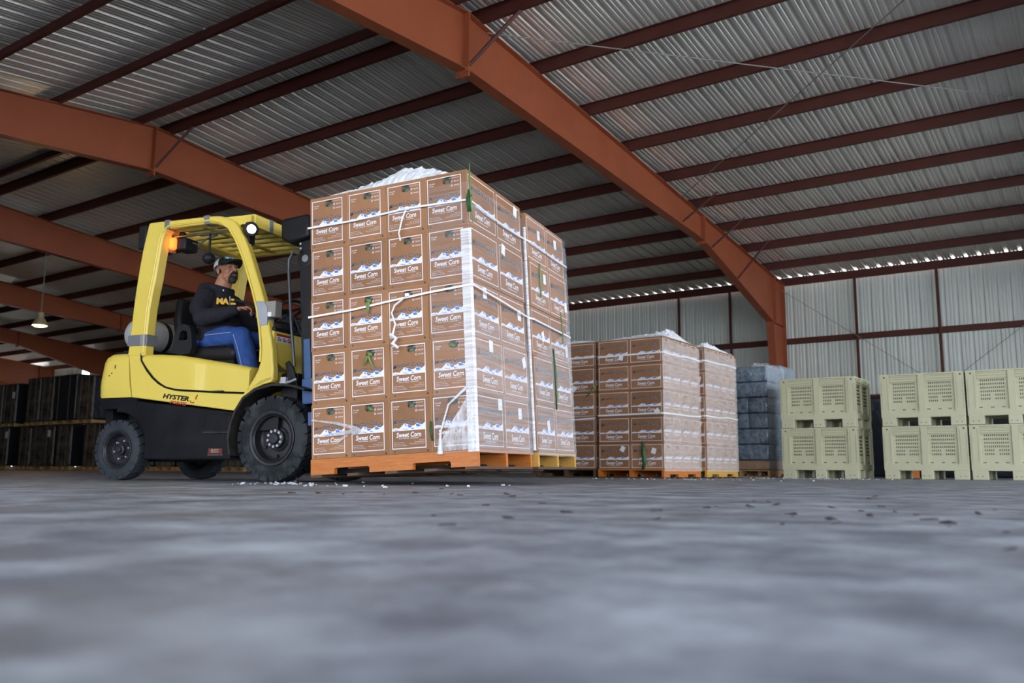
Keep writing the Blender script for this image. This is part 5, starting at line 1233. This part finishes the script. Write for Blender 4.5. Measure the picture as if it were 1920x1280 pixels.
# ================================================================== small stuff on the floor
import mathutils.noise as NZ
def scatter(name, mm, pts, smin, smax, lab, flat=.4, seed=5):
    rnd = random.Random(seed); m = MB(mm)
    for (x,y) in pts:
        s = rnd.uniform(smin,smax); m.box((x,y,s*flat*.45),(s,s*rnd.uniform(.3,.8),s*flat),None,Euler((rnd.uniform(-.35,.35),rnd.uniform(-.35,.35),rnd.random()*3)))
    o = m.build(name); tag(o, lab, name.replace('_',' '), kind='stuff')
rr = random.Random(3)
pts = [(rr.gauss(-4.75,.22), rr.gauss(4.15,.12)) for k in range(26)]+[(rr.uniform(-5.6,-3.2), rr.uniform(3.7,5.0)) for k in range(22)]
scatter('ice_chips', 'chips', pts, .008, .030, 'white ice chips scattered below the forklift front wheel')
pts = [(rr.gauss(-4.6,.7), rr.gauss(10.2,.3)) for k in range(50)]+[(rr.gauss(-3.6,.6), rr.gauss(13.2,.3)) for k in range(150)]
scatter('ice_chips', 'chips', pts, .006, .026, 'white ice chips scattered in front of background pallets and bins', .4, 6)
pts = [(rr.gauss(-.35,.55), rr.gauss(2.75,.55)) for k in range(42)]+[(rr.uniform(-1.2,.3), rr.uniform(1.3,4.5)) for k in range(16)]+[(rr.uniform(-3.2,-2.0), rr.uniform(2.6,3.9)) for k in range(12)]
scatter('floor_debris', 'debris', pts, .008, .035, 'dark crumbs of debris on the right side of the floor', .12, 8)

# ================================================================== LIGHT
w = bpy.data.worlds.new('sky'); sc.world = w; w.use_nodes = True; nt = w.node_tree
bg = nt.nodes['Background']; tc = nt.nodes.new('ShaderNodeTexCoord'); sx = nt.nodes.new('ShaderNodeSeparateXYZ'); nt.links.new(tc.outputs['Generated'], sx.inputs[0])
cr_ = nt.nodes.new('ShaderNodeValToRGB'); cr_.color_ramp.elements[0].position = .0; cr_.color_ramp.elements[1].position = .6
cr_.color_ramp.elements[0].color = (.93,.95,1,1); cr_.color_ramp.elements[1].color = (.62,.76,1,1)
nt.links.new(sx.outputs['Z'], cr_.inputs[0]); nt.links.new(cr_.outputs[0], bg.inputs[0]); bg.inputs[1].default_value = 6.5
su = bpy.data.lights.new('sun','SUN'); su.energy = 90; su.angle = R(3); su.color = (1,.94,.84)
so = bpy.data.objects.new('sun', su); COL.objects.link(so); so.rotation_euler = (R(48), 0, R(-145))
def portal(loc, rot, sx_, sy_):
    l = bpy.data.lights.new('daylight_portal','AREA'); l.shape = 'RECTANGLE'; l.size = sx_; l.size_y = sy_; l.cycles.is_portal = True
    o = bpy.data.objects.new('daylight_portal', l); COL.objects.link(o); o.location = loc; o.rotation_euler = rot
portal(((-8.7+XB)/2, NY-.2, 2.3), (R(90),0,0), XB+8.7, 4.6)
portal((XB+.1, (NY+WY)/2, 2.55), (R(90),0,R(90)), WY-NY, 5.1)

# ================================================================== CAMERA
cam = bpy.data.cameras.new('camera'); cam.sensor_width = 36; cam.lens = 1633/1920*36; cam.clip_start = .02; cam.clip_end = 300
cam.dof.use_dof = True; cam.dof.focus_distance = 6.3; cam.dof.aperture_fstop = 2.8
co = bpy.data.objects.new('camera', cam); COL.objects.link(co); sc.camera = co
YAW, PIT, ROL = R(-34.9), R(8.36), R(.35)
fw = V((math.sin(YAW)*math.cos(PIT), math.cos(YAW)*math.cos(PIT), math.sin(PIT))); rt = fw.cross(V((0,0,1))).normalized(); up = rt.cross(fw)
r2 = rt*math.cos(ROL)+up*math.sin(ROL); u2 = -rt*math.sin(ROL)+up*math.cos(ROL)
mt = Matrix((( r2.x,u2.x,-fw.x,0),(r2.y,u2.y,-fw.y,0),(r2.z,u2.z,-fw.z,.11),(0,0,0,1))); co.matrix_world = mt
sc.view_settings.view_transform = 'Standard'; sc.view_settings.look = 'None'; sc.view_settings.gamma = 1; sc.view_settings.use_curve_mapping = False
sc.view_settings.exposure = -0.05
sc.cycles.use_denoising = True
sc.cycles.max_bounces = 8; sc.cycles.diffuse_bounces = 5; sc.cycles.transparent_max_bounces = 12; sc.cycles.sample_clamp_indirect = 6
